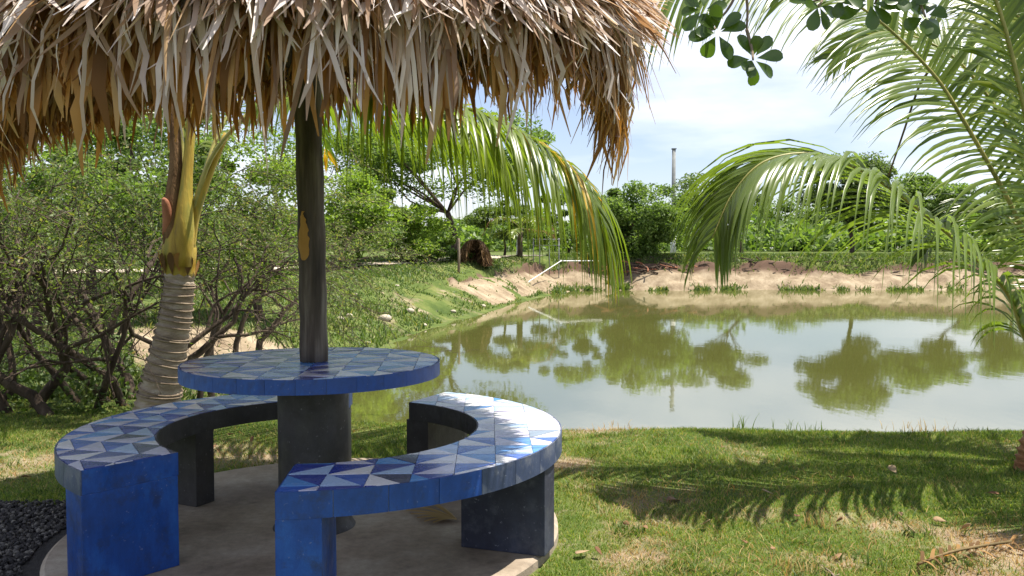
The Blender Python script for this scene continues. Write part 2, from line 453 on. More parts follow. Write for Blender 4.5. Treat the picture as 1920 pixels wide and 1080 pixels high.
DRY = [(0.35, 5.2, .35), (1.65, 4.15, .35), (1.95, 3.85, .5), (2.35, 3.6, .55), (1.3, 3.55, .28), (.45, 3.65, .3),
       (3.4, 5.6, .5), (2.4, 4.75, .25), (2.9, 4.4, .3), (1.2, 4.2, .25), (-2.9, 5.0, .5), (-1.9, 5.6, .45), (-1.3, 6.1, .5), (.6, 6.3, .25), (-3.3, 4.5, .45), (1.75, 3.4, .3)]
def masks(x, y):
    d = sd_pond(x, y); n = fbm(x * 1.3 + 9, y * 1.3, 4); n2 = fbm(x * .35 + 3, y * .35 + 8, 4); n3 = fbm(x * 5 + 2, y * 5, 3)
    near = 1 - sstep(8.6, 11, y); far = sstep(37, 42, y); mid = (1 - near) * (1 - far)
    s = .25 + .85 * (n - .5)
    for cx, cy, r in DRY:
        s = s + .40 * np.exp(-((x - cx) ** 2 + ((y - cy) * 1.35) ** 2) / (r * r * .55)) * (.35 + 1.1 * (n3 - .2))
    # bare bank on the far left shore and the far shore
    bank_far = far * sstep(2.3, 1.5, d + .9 * (n2 - .5)) * (.62 + .75 * n)
    bank_mid = mid * sstep(2.3, 1.9, d) * sstep(27, 32, y + 5 * (n2 - .5)) * (n > .36) * sstep(.2, .5, d)
    low_mid = mid * sstep(.8, .3, d) * (n2 > .5)
    sand = np.exp(-(((x + 4.3) / 1.9) ** 2 + ((y - 13.5) / 2.2) ** 2)) * 1.3
    track = 0
    s = np.maximum.reduce([s, bank_far * 1.1, bank_mid * (.45 + .9 * n), low_mid * .35, sand + 0 * s])
    br = far * np.exp(-((d - 1.85 - .5 * (n2 - .5)) / .34) ** 2) + mid * sstep(25, 29, y) * np.exp(-((d - 2.08) / .14) ** 2)
    br = np.clip(br * 2.2 * (.2 + n), 0, 1) * .95 + far * .5 * sstep(1.5, 2.2, d) * (.4 + n)
    under = np.exp(-(((x + 3.2) / 1.6) ** 2 + ((y - 7.8) / 1.2) ** 2))
    return np.clip(s, 0, 1.2), np.clip(br, 0, 1), under

def axis(parts):
    a = [np.arange(p, q, st) for p, q, st in parts]
    return np.unique(np.round(np.concatenate(a), 4))
gx = axis([(-700, -120, 40), (-120, -40, 5), (-40, -12, 1), (-12, -4.5, .25), (-4.5, 5.0, .07), (5.0, 12, .25), (12, 34, .4), (34, 60, 2), (60, 140, 8), (140, 740, 40)])
gy = axis([(-30, 0, 3), (0, 2.6, .4), (2.6, 8.4, .07), (8.4, 14, .2), (14, 36, .4), (36, 47.5, .13), (47.5, 70, 1), (70, 160, 6), (160, 1000, 60)])
XX, YY = np.meshgrid(gx, gy)
ZZ = terrain(XX, YY)
nx, ny = len(gx), len(gy)
idx = np.arange(nx * ny).reshape(ny, nx)
GF = np.stack([idx[:-1, :-1], idx[:-1, 1:], idx[1:, 1:], idx[1:, :-1]], -1).reshape(-1, 4)
ground = quick('ground', np.stack([XX, YY, ZZ], -1).reshape(-1, 3), GF, M['ground_mat'], smooth=True)
tag(ground, 'grassy ground with bare earth patches sloping down to the pond', 'ground', kind='structure')
sm, bm_, _ = masks(XX.ravel(), YY.ravel())
for nm, arr in (('soil', sm), ('brown', bm_)):
    a = ground.data.attributes.new(nm, 'FLOAT', 'POINT'); a.data.foreach_set('value', arr.astype(np.float32))

pw = quick('pond_water', [(-12, 5.5, WATER), (60, 5.5, WATER), (60, 50, WATER), (-12, 50, WATER)], [(0, 1, 2, 3)], M['pond_mat'])
tag(pw, 'still olive green pond mirroring sky and trees', 'water', kind='structure')

# pale dirt track along the far left bank
tp = spline([(-20, 29, 0), (-9, 32.5, 0), (-4.6, 36.5, 0), (-1.6, 42, 0), (.8, 48, 0), (6, 54, 0), (20, 55.5, 0)], 90)
tv = []; tf = []
for i, p in enumerate(tp):
    tg = nrm(tp[min(i + 1, 89)] - tp[max(i - 1, 0)]); sd = np.array([-tg[1], tg[0], 0])
    for k in range(4):
        q = p + sd * (k / 3 - .5) * 1.9
        tv.append((q[0], q[1], th(q[0], q[1]) + .06))
    if i:
        for k in range(3): tf.append((4 * i - 4 + k, 4 * i - 3 + k, 4 * i + 1 + k, 4 * i + k))
tag(quick('dirt_track', tv, tf, M['track_soil'], smooth=True), 'pale dirt track running along the bank behind the pond', 'track', kind='structure')

# round concrete pad
CX, CY = -0.90, 3.96
def pad_r(a): return 1.10 + .20 * max(0, math.sin(a)) ** 1.5 + .012 * math.sin(5 * a + 1)
mb = MB(); n = 96
rings = [(0.0, 0.0), (.5, 0), (.985, 0), (1.0, -.012), (1.004, -.11)]
vv = [(CX, CY, 0)]
for s_, z_ in rings[1:]:
    for k in range(n):
        a = 2 * math.pi * k / n
        vv.append((CX + pad_r(a) * s_ * math.cos(a), CY + pad_r(a) * s_ * math.sin(a), z_))
ff = [(0, 1 + k, 1 + (k + 1) % n) for k in range(n)]
for q in range(len(rings) - 2):
    for k in range(n):
        ff.append((1 + q * n + k, 1 + (q + 1) * n + k, 1 + (q + 1) * n + (k + 1) % n, 1 + q * n + (k + 1) % n))
pad = mb.add(vv, ff).build('concrete_pad', M['concrete'])
tag(pad, 'round stained concrete pad under the table and benches', 'pavement', kind='structure')

# ------------------------------------------------------------------ mosaic pieces
def clip(poly, nvec, c):
    out = []
    for i in range(len(poly)):
        a, b = poly[i], poly[(i + 1) % len(poly)]
        da, db = np.dot(a, nvec) - c, np.dot(b, nvec) - c
        if da >= 0: out.append(a)
        if (da >= 0) != (db >= 0): out.append(a + (b - a) * da / (da - db))
    return out
def inset(poly, d):
    n = len(poly); ar = sum(poly[i][0] * poly[(i + 1) % n][1] - poly[(i + 1) % n][0] * poly[i][1] for i in range(n)) / 2
    if ar < 0: poly = poly[::-1]
    res = list(poly)
    for i in range(n):
        e = poly[(i + 1) % n] - poly[i]; L = np.linalg.norm(e)
        if L < 1e-5: continue
        nv = np.array([-e[1], e[0]]) / L
        res = clip(res, nv, np.dot(poly[i], nv) + d)
        if len(res) < 3: return []
    return res
def area(p):
    n = len(p); return abs(sum(p[i][0] * p[(i + 1) % n][1] - p[(i + 1) % n][0] * p[i][1] for i in range(n))) / 2
def clean(p):
    o = [p[i] for i in range(len(p)) if np.linalg.norm(p[i] - p[i - 1]) > 1.5e-3]
    return o if len(o) >= 3 else []
def tile_piece(poly, z, thick, mat, parent, name='tile'):
    c = np.mean(poly, 0); n = len(poly)
    ctr = np.array([c[0], c[1], z])
    tx_, ty_, tz_ = random.gauss(0, .010), random.gauss(0, .010), random.gauss(0, .0004)
    top = [(p[0], p[1], z + thick + tz_ + tx_ * (p[0] - c[0]) + ty_ * (p[1] - c[1])) for p in poly]; low = [(p[0], p[1], z + .0005) for p in poly]
    mb = MB().add(top + low, [tuple(range(n))] + [(i, n + i, n + (i + 1) % n, (i + 1) % n) for i in range(n)])
    return mb.build(name, mat, parent, origin=ctr)

def mosaic(inside_planes, parent, z, cell, ang, off, palette, seed, thick=.005):
    rg = random.Random(seed)
    ca, sa = math.cos(ang), math.sin(ang)
    N = int(1.3 / cell) + 2
    for i in range(-N, N):
        for j in range(-N, N):
            q = [np.array([i + a, j + b]) * cell + off for a, b in ((0, 0), (1, 0), (1, 1), (0, 1))]
            q = [np.array([p[0] * ca - p[1] * sa, p[0] * sa + p[1] * ca]) for p in q]
            flip = (j % 2 == 0) if rg.random() < .95 else (j % 2 == 1)
            tris = ([q[0], q[1], q[2]], [q[0], q[2], q[3]]) if flip else ([q[0], q[1], q[3]], [q[1], q[2], q[3]])
            for k, tr in enumerate(tris):
                poly = list(tr); cen = np.mean(tr, 0)
                for nv, c in inside_planes(cen):
                    poly = clip(poly, nv, c)
                    if len(poly) < 3: break
                if len(poly) < 3: continue
                poly = clean(poly)
                if not poly: continue
                poly = inset(poly, .0011)
                poly = clean(poly) if poly else []
                if not poly or area(poly) < 2e-4: continue
                mi = palette(cen, k == 0, rg)
                tile_piece([p + np.array([CX, CY]) for p in poly], z, thick, TILE[mi], parent)

def circle_planes(cen, r, seg=64):
    a0 = math.atan2(cen[1], cen[0]); out = []
    for k in range(-6, 7):
        a = a0 + k * 2 * math.pi / seg
        out.append((np.array([-math.cos(a), -math.sin(a)]), -r))
    return out

# ------------------------------------------------------------------ table
def sector_mesh(r0, r1, a0, a1, z0, z1, n):
    v = []; f = []
    for k in range(n + 1):
        a = a0 + (a1 - a0) * k / n
        c, s = math.cos(a), math.sin(a)
        for r, z in ((r0, z0), (r1, z0), (r1, z1), (r0, z1)):
            v.append((CX + r * c, CY + r * s, z))
    for k in range(n):
        b = 4 * k
        for q in range(4):
            f.append((b + q, b + (q + 1) % 4, b + 4 + (q + 1) % 4, b + 4 + q))
    f.append((3, 2, 1, 0)); e = 4 * n
    f.append((e, e + 1, e + 2, e + 3))
    f = [tuple(reversed(x)) for x in f]
    return v, f
def disc_mesh(c, r, z0, z1, n=64):
    v = [(c[0] + r * math.cos(2 * math.pi * k / n), c[1] + r * math.sin(2 * math.pi * k / n), z) for z in (z0, z1) for k in range(n)]
    f = [(k, (k + 1) % n, n + (k + 1) % n, n + k) for k in range(n)] + [tuple(range(n))[::-1], tuple(range(n, 2 * n))]
    return v, f
TR, TZ = .572, .752
table = empty('round_table', (CX, CY, 0))
tag(table, 'round concrete table with a blue triangle mosaic top around the dark pole', 'table')
pv, pf = [], []
prof = [(.185, 0.0), (.172, .02), (.158, .05), (.158, .60), (.158, TZ - .062)]
n = 40
for r_, z_ in prof:
    for k in range(n): pv.append((CX + r_ * math.cos(2 * math.pi * k / n), CY + r_ * math.sin(2 * math.pi * k / n), z_ + .001))
for q in range(len(prof) - 1):
    for k in range(n): pf.append((q * n + k, q * n + (k + 1) % n, (q + 1) * n + (k + 1) % n, (q + 1) * n + k))
MB().add(pv, pf).build('pedestal', M['black_paint_and_shade'], table, smooth=True)
ttop = MB().add(*disc_mesh((CX, CY), TR - .006, TZ - .061, TZ - .005)).build('tabletop', M['grout'], table)
NE = 30
for k in range(NE):
    a0 = 2 * math.pi * k / NE; a1 = 2 * math.pi * (k + 1) / NE
    MB().add(*sector_mesh(TR - .0055, TR, a0 + .001, a1 - .0012, TZ - .062, TZ - .0015, 4)).build('edge_tile', M['blue_paint'], ttop, origin=(CX + TR * math.cos(a0), CY + TR * math.sin(a0), TZ - .03))
def table_planes(cen): return circle_planes(cen, TR - .008)
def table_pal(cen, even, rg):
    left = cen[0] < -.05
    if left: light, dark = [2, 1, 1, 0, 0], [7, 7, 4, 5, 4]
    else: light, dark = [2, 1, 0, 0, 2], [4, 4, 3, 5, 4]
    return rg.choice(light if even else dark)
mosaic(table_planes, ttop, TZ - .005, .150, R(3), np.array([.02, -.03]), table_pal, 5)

# ------------------------------------------------------------------ benches
R0, R1, BZ = .700, 1.085, .455
def bench(label, a0, a1, legs, edge_mats, seed, pal, ang, off):
    """a0 is the near end, a1 the far end (radians)"""
    o = empty('curved_bench', (CX, CY, 0)); tag(o, label, 'bench', 'curved mosaic benches')
    lo, hi = min(a0, a1), max(a0, a1)
    seat = MB().add(*sector_mesh(R0 + .004, R1 - .006, lo + .004, hi - .004, BZ - .092, BZ - .005, 40)).build('seat', M['grout'], o)
    seat.data.materials[0] = M['grout']
    n = 15
    for k in range(n):
        b0, b1 = lo + (hi - lo) * k / n + .002, lo + (hi - lo) * (k + 1) / n - .0005
        MB().add(*sector_mesh(R1 - .0055, R1, b0, b1, BZ - .093, BZ - .0012, 5)).build('edge_tile', edge_mats(.5 * (b0 + b1)), seat, origin=(CX + R1 * math.cos(b0), CY + R1 * math.sin(b0), BZ - .05))
    MB().add(*sector_mesh(R0, R0 + .0035, lo + .002, hi - .002, BZ - .093, BZ - .0012, 40)).build('inner_edge', M['black_paint_and_shade'], seat, smooth=False)  # near-black colour puts the shade into the inner face
    for e, s_ in ((lo, 1), (hi, -1)):
        w = .004 / .9
        MB().add(*sector_mesh(R0 + .004, R1 - .006, min(e - s_ * .0015, e + s_ * w), max(e - s_ * .0015, e + s_ * w), BZ - .0925, BZ - .0015, 1)).build('end_face', M['blue_paint'], seat)
    for la, w0, mt, r1 in legs:
        mb = MB(); q = []
        for z in (.001, BZ - .0935):
            for rr, sgn in ((R0 + .006, -1), (r1, -1), (r1, 1), (R0 + .006, 1)):
                c, s_ = math.cos(la), math.sin(la)
                o1, o2 = w0 if isinstance(w0, tuple) else (-w0 / 2, w0 / 2)
                of = o1 if sgn < 0 else o2
                rr = math.sqrt(rr * rr - of * of) if rr > .9 else rr
                q.append((CX + rr * c - of * s_, CY + rr * s_ + of * c, z))
        mb.add(q, [(3, 2, 1, 0), (4, 5, 6, 7), (0, 1, 5, 4), (1, 2, 6, 5), (2, 3, 7, 6), (3, 0, 4, 7)])
        lg = mb.build('leg', M[mt], o, origin=(CX + .9 * math.cos(la), CY + .9 * math.sin(la), 0), bevel=.0025)
    def planes(cen):
        r = np.linalg.norm(cen); u = cen / (r + 1e-9)
        pl = circle_planes(cen, R1 - .007) + [(u, R0 + .006)]
        am = .5 * (lo + hi)
        pl.append((np.array([-math.sin(lo), math.cos(lo)]), .003)) if abs((math.atan2(cen[1], cen[0]) - lo + math.pi) % (2 * math.pi) - math.pi) < 1.2 else None
        pl.append((np.array([math.sin(hi), -math.cos(hi)]), .003)) if abs((math.atan2(cen[1], cen[0]) - hi + math.pi) % (2 * math.pi) - math.pi) < 1.2 else None
        a = (math.atan2(cen[1], cen[0]) - am + math.pi) % (2 * math.pi) - math.pi
        if abs(a) > .5 * (hi - lo) + .25: return [(np.array([1.0, 0]), 99)]
        return pl
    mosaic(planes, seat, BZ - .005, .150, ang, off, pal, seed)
    return o
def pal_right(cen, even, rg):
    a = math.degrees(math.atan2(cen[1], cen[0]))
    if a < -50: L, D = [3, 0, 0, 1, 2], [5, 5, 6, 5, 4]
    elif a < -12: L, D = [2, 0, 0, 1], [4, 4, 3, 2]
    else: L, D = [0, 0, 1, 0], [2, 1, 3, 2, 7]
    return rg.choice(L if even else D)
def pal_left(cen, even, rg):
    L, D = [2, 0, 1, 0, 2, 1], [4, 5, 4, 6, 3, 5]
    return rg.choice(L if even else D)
def er(a):
    d = math.degrees(a)
    return M['blue_paint'] if d < -48 else M['blue_grey_paint']
def el(a):
    return M['blue_grey_paint']
CX0 = CX
CX = CX0 + .04
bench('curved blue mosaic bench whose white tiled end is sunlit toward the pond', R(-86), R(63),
      [(R(-86), (-.002, .150), 'blue_paint', R1 - .001), (R(-19), .14, 'shaded_leg_paint', R1 - .008), (R(59), .14, 'black_paint_and_shade', R1 - .008)], er, 21, pal_right, R(1.5), np.array([.03, .04]))  # middle and far legs get darker colours with shade painted in
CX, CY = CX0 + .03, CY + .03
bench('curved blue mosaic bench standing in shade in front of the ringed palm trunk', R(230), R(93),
      [(R(230), (-.150, .002), 'blue_paint', R1 - .001), (R(155), .12, 'black_paint_and_shade', R1 - .03), (R(97), .14, 'black_paint_and_shade', R1 - .03)], el, 33, pal_left, R(-14), np.array([.01, .06]))  # back legs near-black, shade painted into the colour
CX, CY = CX0, CY - .03

# ------------------------------------------------------------------ thatched umbrella
umb = empty('thatched_umbrella', (CX, CY, TZ))
tag(umb, 'shaggy palm-thatch umbrella roof on a dark wooden pole through the table', 'umbrella')
pole_pts = [(CX + .005, CY, TZ + .0005), (CX, CY, 1.3), (CX - .012, CY, 2.0), (CX - .015, CY, 3.05)]
pp = spline(pole_pts, 26)
pr = [.062 - .004 * i / 25 + .0025 * math.sin(i * 1.7) for i in range(26)]
MB().tube(pp, pr, 18).build('pole', M['pole_wood'], umb, smooth=True)
# the patch of bare orange wood on the pole
pv = []; pf = []; nr, nc = 19, 9
rgp = random.Random(3)
for i in range(nr):
    tz_ = i / (nr - 1)
    zc = P(580, 488 - 92 * tz_, CY - .06)[2]
    wd = (.42 * math.sqrt(max(0, 1 - ((tz_ - .42) / .44) ** 2)) if tz_ < .42 else .42 - .36 * (tz_ - .42) / .58) + .03
    c0_ = R(-108) + rgp.gauss(0, .035)
    for j in range(nc):
        a = c0_ + wd * (j / (nc - 1) * 2 - 1) + (rgp.gauss(0, .03) if j in (0, nc - 1) else 0)
        rr = .0650 + .0010 * math.sin(3 * i + j)
        pv.append((CX - .003 + rr * math.cos(a), CY + rr * math.sin(a), zc))
for i in range(nr - 1):
    for j in range(nc - 1): pf.append((i * nc + j, i * nc + j + 1, (i + 1) * nc + j + 1, (i + 1) * nc + j))
MB().add(pv, pf).build('bare_patch', M['bare_wood'], umb, smooth=True)

PROF = np.array([(0.0, 1.30), (.5, 1.00), (1.0, .62), (1.24, .41), (1.37, .26), (1.45, .10), (1.48, -.08), (1.475, -.5), (1.46, -1.2)])
seg = np.r_[0, np.cumsum(np.hypot(*np.diff(PROF, axis=0).T))]
def roof(s, th_):
    r = np.interp(s, seg, PROF[:, 0]) * (1 - .055 * np.clip(np.cos(th_), 0, 1)); z = np.interp(s, seg, PROF[:, 1])
    ze = 2.0 + .10 * np.cos(th_) + .21 * np.sin(th_) - .13 * np.exp(-(((th_ + 2.75 + np.pi) % (2 * np.pi) - np.pi) / .6) ** 2) + .02 * np.sin(3 * th_ + 1)
    return r, z + ze
S_RIM = seg[5]
def strips(N, th0, s0, L, w, off, lift, drift, twist, nseg=4, sag=0.0, wob=.02):
    u = np.linspace(0, 1, nseg + 1)[None]
    s = s0[:, None] + L[:, None] * u
    th_ = th0[:, None] + drift[:, None] * u
    r, z = roof(s, th_)
    r2, z2 = roof(s + .02, th_)
    tr, tz = r2 - r, z2 - z; ln = np.hypot(tr, tz) + 1e-9; tr /= ln; tz /= ln
    nr_, nz = -tz, tr
    nr_, nz = np.where(nz < 0, nr_, nr_), np.where(nz < 0, nz, nz)
    o = off[:, None] + lift[:, None] * u ** 2
    r = r + nr_ * o + rng.normal(0, wob, r.shape) * u; z = z + nz * o - sag * u ** 2
    c = np.stack([CX + r * np.cos(th_), CY + r * np.sin(th_), z], -1)
    tan = np.stack([-np.sin(th_), np.cos(th_), 0 * th_], -1)
    nor = np.stack([nr_ * np.cos(th_), nr_ * np.sin(th_), nz], -1)
    tw = twist[:, None] * (.4 + .6 * u)
    wd = tan * np.cos(tw)[..., None] + nor * np.sin(tw)[..., None]
    ww = w[:, None] * np.array([.55] + [1.0] * (nseg - 1) + [.18])[None] * .5
    a, b = c - wd * ww[..., None], c + wd * ww[..., None]
    V = np.stack([a, b], 2).reshape(-1, 3)
    k = (np.arange(N) * 2 * (nseg + 1))[:, None] + 2 * np.arange(nseg)[None]
    Fc = np.stack([k, k + 1, k + 3, k + 2], -1).reshape(-1, 4)
    return V, Fc
U = lambda a, b, n: rng.uniform(a, b, n)
def thin(th_, s_end):   # the worn part of the eave towards the camera
    d = np.abs((th_ - R(-106) + np.pi) % (2 * np.pi) - np.pi)
    return np.exp(-(d / R(9)) ** 2)
# inner golden layer
N = 5200
t0 = U(-math.pi, math.pi, N); s0 = U(.05, S_RIM - .25, N)
V1, F1 = strips(N, t0, s0, U(.4, .7, N), U(.018, .04, N), U(-.05, -.01, N), U(-.03, .01, N), rng.normal(0, .05, N), rng.normal(0, .4, N))
N2 = 6500
t0 = U(-math.pi, math.pi, N2); s0 = S_RIM - U(.02, .34, N2)
keep = rng.random(N2) > .5 * thin(t0, s0); t0, s0 = t0[keep], s0[keep]; N2 = len(t0)
hang = (.04 + .25 * rng.random(N2) ** 2.2) * np.clip(1.1 - 1.1 * np.sin(t0), .12, 1) * (1 - .6 * np.exp(-((t0 + 1.0) / .42) ** 2)) + .26 * np.clip(-np.cos(t0), 0, 1) ** 1.5 * U(.2, 1, N2) + (.55) * np.clip(np.cos(t0 + .12), 0, 1) ** 14 * U(.2, 1, N2)
V2, F2 = strips(N2, t0, s0, hang + (S_RIM - s0) * .6, U(.008, .024, N2), U(-.07, .02, N2), U(-.08, .02, N2), rng.normal(0, .05, N2), rng.normal(0, .6, N2), 5)
Vi = np.vstack([V1, V2]); Fi = np.vstack([F1, F2 + len(V1)])
tag(quick('under_thatch', Vi, Fi, M['thatch_under'], umb), kind='stuff')
# weathered outer layer
N = 24000
t0 = U(-math.pi, math.pi, N); s0 = S_RIM - np.abs(rng.normal(0, .50, N)) - .16
s0 = np.where(s0 < .02, U(.02, S_RIM - .2, N), s0)
keep = (rng.random(N) > .93 * thin(t0, s0) * (s0 > S_RIM - .45))
t0, s0 = t0[keep], s0[keep]; N = len(t0)
V1, F1 = strips(N, t0, s0, U(.10, .32, N), U(.006, .022, N), U(.0, .08, N), U(-.02, .17, N), rng.normal(0, .08, N), rng.normal(0, .9, N), wob=.012)
N2 = 900
t0 = U(-math.pi, math.pi, N2); s0 = S_RIM - U(.0, .25, N2)
keep = (rng.random(N2) > .6 * thin(t0, s0)); t0, s0 = t0[keep], s0[keep]; N2 = len(t0)
V2, F2 = strips(N2, t0, s0, U(.15, .42, N2), U(.007, .018, N2), U(.0, .05, N2), U(-.04, .05, N2), rng.normal(0, .05, N2), rng.normal(0, .7, N2), 5)
N3 = 5200
t0 = U(-math.pi, math.pi, N3); s0 = S_RIM - .10 - np.abs(rng.normal(0, .32, N3))
keep = rng.random(N3) > .9 * thin(t0, s0); t0, s0 = t0[keep], s0[keep]; N3 = len(t0)
V3, F3 = strips(N3, t0, s0, U(.07, .20, N3), U(.014, .036, N3), U(.04, .10, N3), U(.0, .13, N3), rng.normal(0, .10, N3), rng.normal(0, .5, N3), 3, wob=.012)
tag(quick('outer_thatch', np.vstack([V1, V2, V3]), np.vstack([F1, F2 + len(V1), F3 + len(V1) + len(V2)]), M['thatch_top'], umb), kind='stuff')
# frame: rafters and two rings of sticks
for k in range(8):
    a = 2 * math.pi * k / 8 + .32
    pts = []
    for s_ in (.1, .7, 1.3, S_RIM - .1):
        r_, z_ = roof(np.array(s_), np.array(a)); pts.append((CX + (r_ - .02) * math.cos(a), CY + (r_ - .02) * math.sin(a), float(z_) - .10))
    MB().tube(pts, .022, 7).build('rafter', M['stick_wood'], umb, smooth=True)
for s_, rad in ((.75, .013), (S_RIM - .20, .014)):
    for k in range(8):
        pts = []
        for e in (k - .04, k + 1.04):
            a = 2 * math.pi * e / 8 + .32
            r_, z_ = roof(np.array(s_), np.array(a)); pts.append((CX + r_ * math.cos(a), CY + r_ * math.sin(a), float(z_) - .055))
        MB().tube(pts, rad, 6).build('purlin', M['stick_wood'], umb, smooth=True)
# single strands that hang over the near eave: shared ribbon shapes
VAR = []
for k in range(18):
    rg = np.random.default_rng(100 + k)
    L = rg.uniform(.20, .50); w = rg.uniform(.009, .024); bow = rg.uniform(-.04, .05); tw = rg.uniform(-1.2, 1.2); ph = rg.uniform(0, 6)
    n = 7; vv = []; ff = []
    for i in range(n):
        u = i / (n - 1)
        wd = w * (.65 + .35 * math.sin(math.pi * min(1, u * 1.25 + .1))) * (1 - .85 * max(0, u - .55) / .45) / 2
        c = np.array([bow * .7 * math.sin(2 * u + ph), .02 * math.sin(3 * u + ph) + .05 * u * (1 - u), -L * u])
        a = tw * u
        d = np.array([math.cos(a), math.sin(a), 0])
        fold = np.array([-math.sin(a), math.cos(a), 0]) * wd * .5
        vv += [c - d * wd, c + fold, c + d * wd]
        if i:
            b_ = 3 * i
            ff += [(b_ - 3, b_ - 2, b_ + 1, b_), (b_ - 2, b_ - 1, b_ + 2, b_ + 1)]
    me = bpy.data.meshes.new('palm_strip'); me.from_pydata([tuple(map(float, q)) for q in vv], [], ff); me.update()
    me.materials.append(M['thatch_strand']); VAR.append(me)
rg = random.Random(8)
for k in range(300):
    a = R(rg.uniform(-172, 8)) if k > 60 else R(rg.uniform(-130, -60))
    s_ = S_RIM - rg.uniform(-.02, .30) ** 1.0
    if abs(math.degrees(a) + 106) < 11: s_ = S_RIM - rg.uniform(.25, .5)
    r_, z_ = roof(np.array(s_), np.array(a)); r_ = float(r_) + rg.uniform(.0, .05)
    o = bpy.data.objects.new('palm_strip', VAR[k % 18]); COL.objects.link(o); o.parent = umb
    o.location = (r_ * math.cos(a), r_ * math.sin(a), float(z_) + .03 - TZ)
    tilt = max(0, (S_RIM + .05 - s_)) * 2.3 + rg.uniform(-.05, .12)
    # local +Y looks outward; tilt swings the hanging end outwards with the slope of the roof
    o.rotation_euler = (tilt, rg.gauss(0, .1), a - math.pi / 2)
    sc = rg.uniform(.75, 1.2) * (.74 if abs(math.degrees(a) + 75) < 45 and rg.random() < .8 else 1); o.scale = (sc, sc, sc)

# ------------------------------------------------------------------ palms
def frond(parent, pts, nleaf, Lmax, hang, mats, rmat, seed, w=.026, single=True, t_start=.16, r0=.022, fwd=.55, side_bias=0.0, spread=1.0, tip_len=.35, upvec=(0, 0, 1), colour=None, bare=None, half=False):
    rg = np.random.default_rng(seed)
    C = spline(pts, 60)
    rad = np.linspace(r0, .003, 60); rad[:8] *= np.linspace(1.7, 1.0, 8)
    fo = MB().tube(C, rad, 7).build('frond', M[rmat], parent, smooth=True, origin=C[0])
    acc = {}
    for side in (-1, 1):
        for i in range(nleaf):
            t_ = t_start + (1 - t_start) * (i + rg.uniform(-.3, .3) + (.5 if side > 0 else 0)) / nleaf
            t_ = min(max(t_, 0), .995)
            if bare is not None and bare(t_, side): continue
            f_ = t_ * 59; k = min(int(f_), 58); p = C[k] + (C[k + 1] - C[k]) * (f_ - k)
            T = nrm(C[min(k + 2, 59)] - C[max(k - 1, 0)])
            up = np.asarray(upvec, float); up = nrm(up - T * np.dot(up, T))
            sd = nrm(np.cross(T, up)) * side
            x = (t_ - t_start) / (1 - t_start)
            L = Lmax * (min(1, .45 + 2.2 * x) * (1 - (1 - tip_len) * max(0, x - .45) / .55)) * rg.uniform(.85, 1.1)
            d = nrm(sd * spread + T * (fwd + .5 * x) + up * (.25 + side_bias * side) + rg.normal(0, .07, 3))
            n = 6; q = p.copy(); cen = [q.copy()]; dirs = []
            h = hang * rg.uniform(.75, 1.2)
            for j in range(n):
                d = nrm(d + np.array([0, 0, -1.0]) * h * (.25 + .75 * j / n)); dirs.append(d)
                q = q + d * L / n; cen.append(q.copy())
            dirs.append(d)
            V = []; Fq = []
            for j in range(n + 1):
                u = j / n; dj = dirs[j]
                ref = nrm(T * .9 - up * .2 + rg.normal(0, .05, 3)); wv = ref - dj * np.dot(ref, dj); wv = nrm(wv)
                nv = nrm(np.cross(dj, wv))
                hw = w * .5 * (.55 + .45 * math.sin(math.pi * min(1, .15 + 1.1 * u))) * (1 - .9 * max(0, u - .55) / .45)
                V += [cen[j] - wv * hw + nv * hw * .35, cen[j], cen[j] + wv * hw + nv * hw * .35]
                if j:
                    b_ = 3 * j
                    Fq += [(b_ - 3, b_ - 2, b_ + 1, b_), (b_ - 2, b_ - 1, b_ + 2, b_ + 1)]
            mt = colour(x, side, rg) if colour else mats
            if single and (not half or i % 2 == 0):
                quick('leaflet', V, Fq, M[mt], fo, origin=p)
            else:
                vs_, fs_ = acc.setdefault(mt, ([], []))
                o_ = sum(len(z) for z in vs_); vs_.append(np.array(V)); fs_.append(np.array(Fq) + o_)
    for mt, (vs_, fs_) in acc.items():
        tag(quick('leaflets', np.vstack(vs_), np.vstack(fs_), M[mt], fo), kind='stuff')
    return fo

def ringed_trunk(name, pts, radii, mat, parent, n=20, rings=26, depth=.012):
    C = spline(pts, rings * 4)
    rr = np.interp(np.linspace(0, 1, rings * 4), np.linspace(0, 1, len(radii)), radii)
    j = np.arange(rings * 4)
    rr = rr * (1 + .035 * np.sin(j * 1.3)) + depth * ((j % 4) == 0)
    return MB().tube(C, rr, n).build(name, mat, parent, smooth=True)

def round_leaf(parent, base, d, L, w, nv, mat, name='leaf', curl=.12):
    d = nrm(d); sd = nrm(np.cross(d, nv)); up = np.cross(sd, d)
    prof_ = [0, .2, .42, .66, .86, .98, 1.0, .84, .36]
    V = []; Fq = []; n = len(prof_)
    for i, q in enumerate(prof_):
        u = i / (n - 1); c = base + d * L * u - up * curl * L * u * u
        hw = w * .5 * q
        V += [c - sd * hw + up * hw * .25, c, c + sd * hw + up * hw * .25]
        if i:
            b_ = 3 * i; Fq += [(b_ - 3, b_ - 2, b_ + 1, b_), (b_ - 2, b_ - 1, b_ + 2, b_ + 1)]
    return quick(name, V, Fq, M[mat], parent, smooth=True, origin=base)

# --- ringed palm behind the shaded bench
b0 = PZ(288, 792, -.03)
lp = empty('coconut_palm', b0)
tag(lp, 'coconut palm with a pale ringed trunk behind the shaded bench', 'palm tree', 'coconut palms')
Yb = b0[1]
c_ = lambda x, y, dy=0: P(x, y, Yb + dy)
base = np.array(b0); base[2] -= .05
trunk_pts = [base, c_(300, 735), c_(318, 650), c_(331, 580), c_(337, 510)]
ringed_trunk('trunk', trunk_pts, [.175, .148, .122, .108, .102], M['palm_bark'], lp, rings=24, depth=.006)
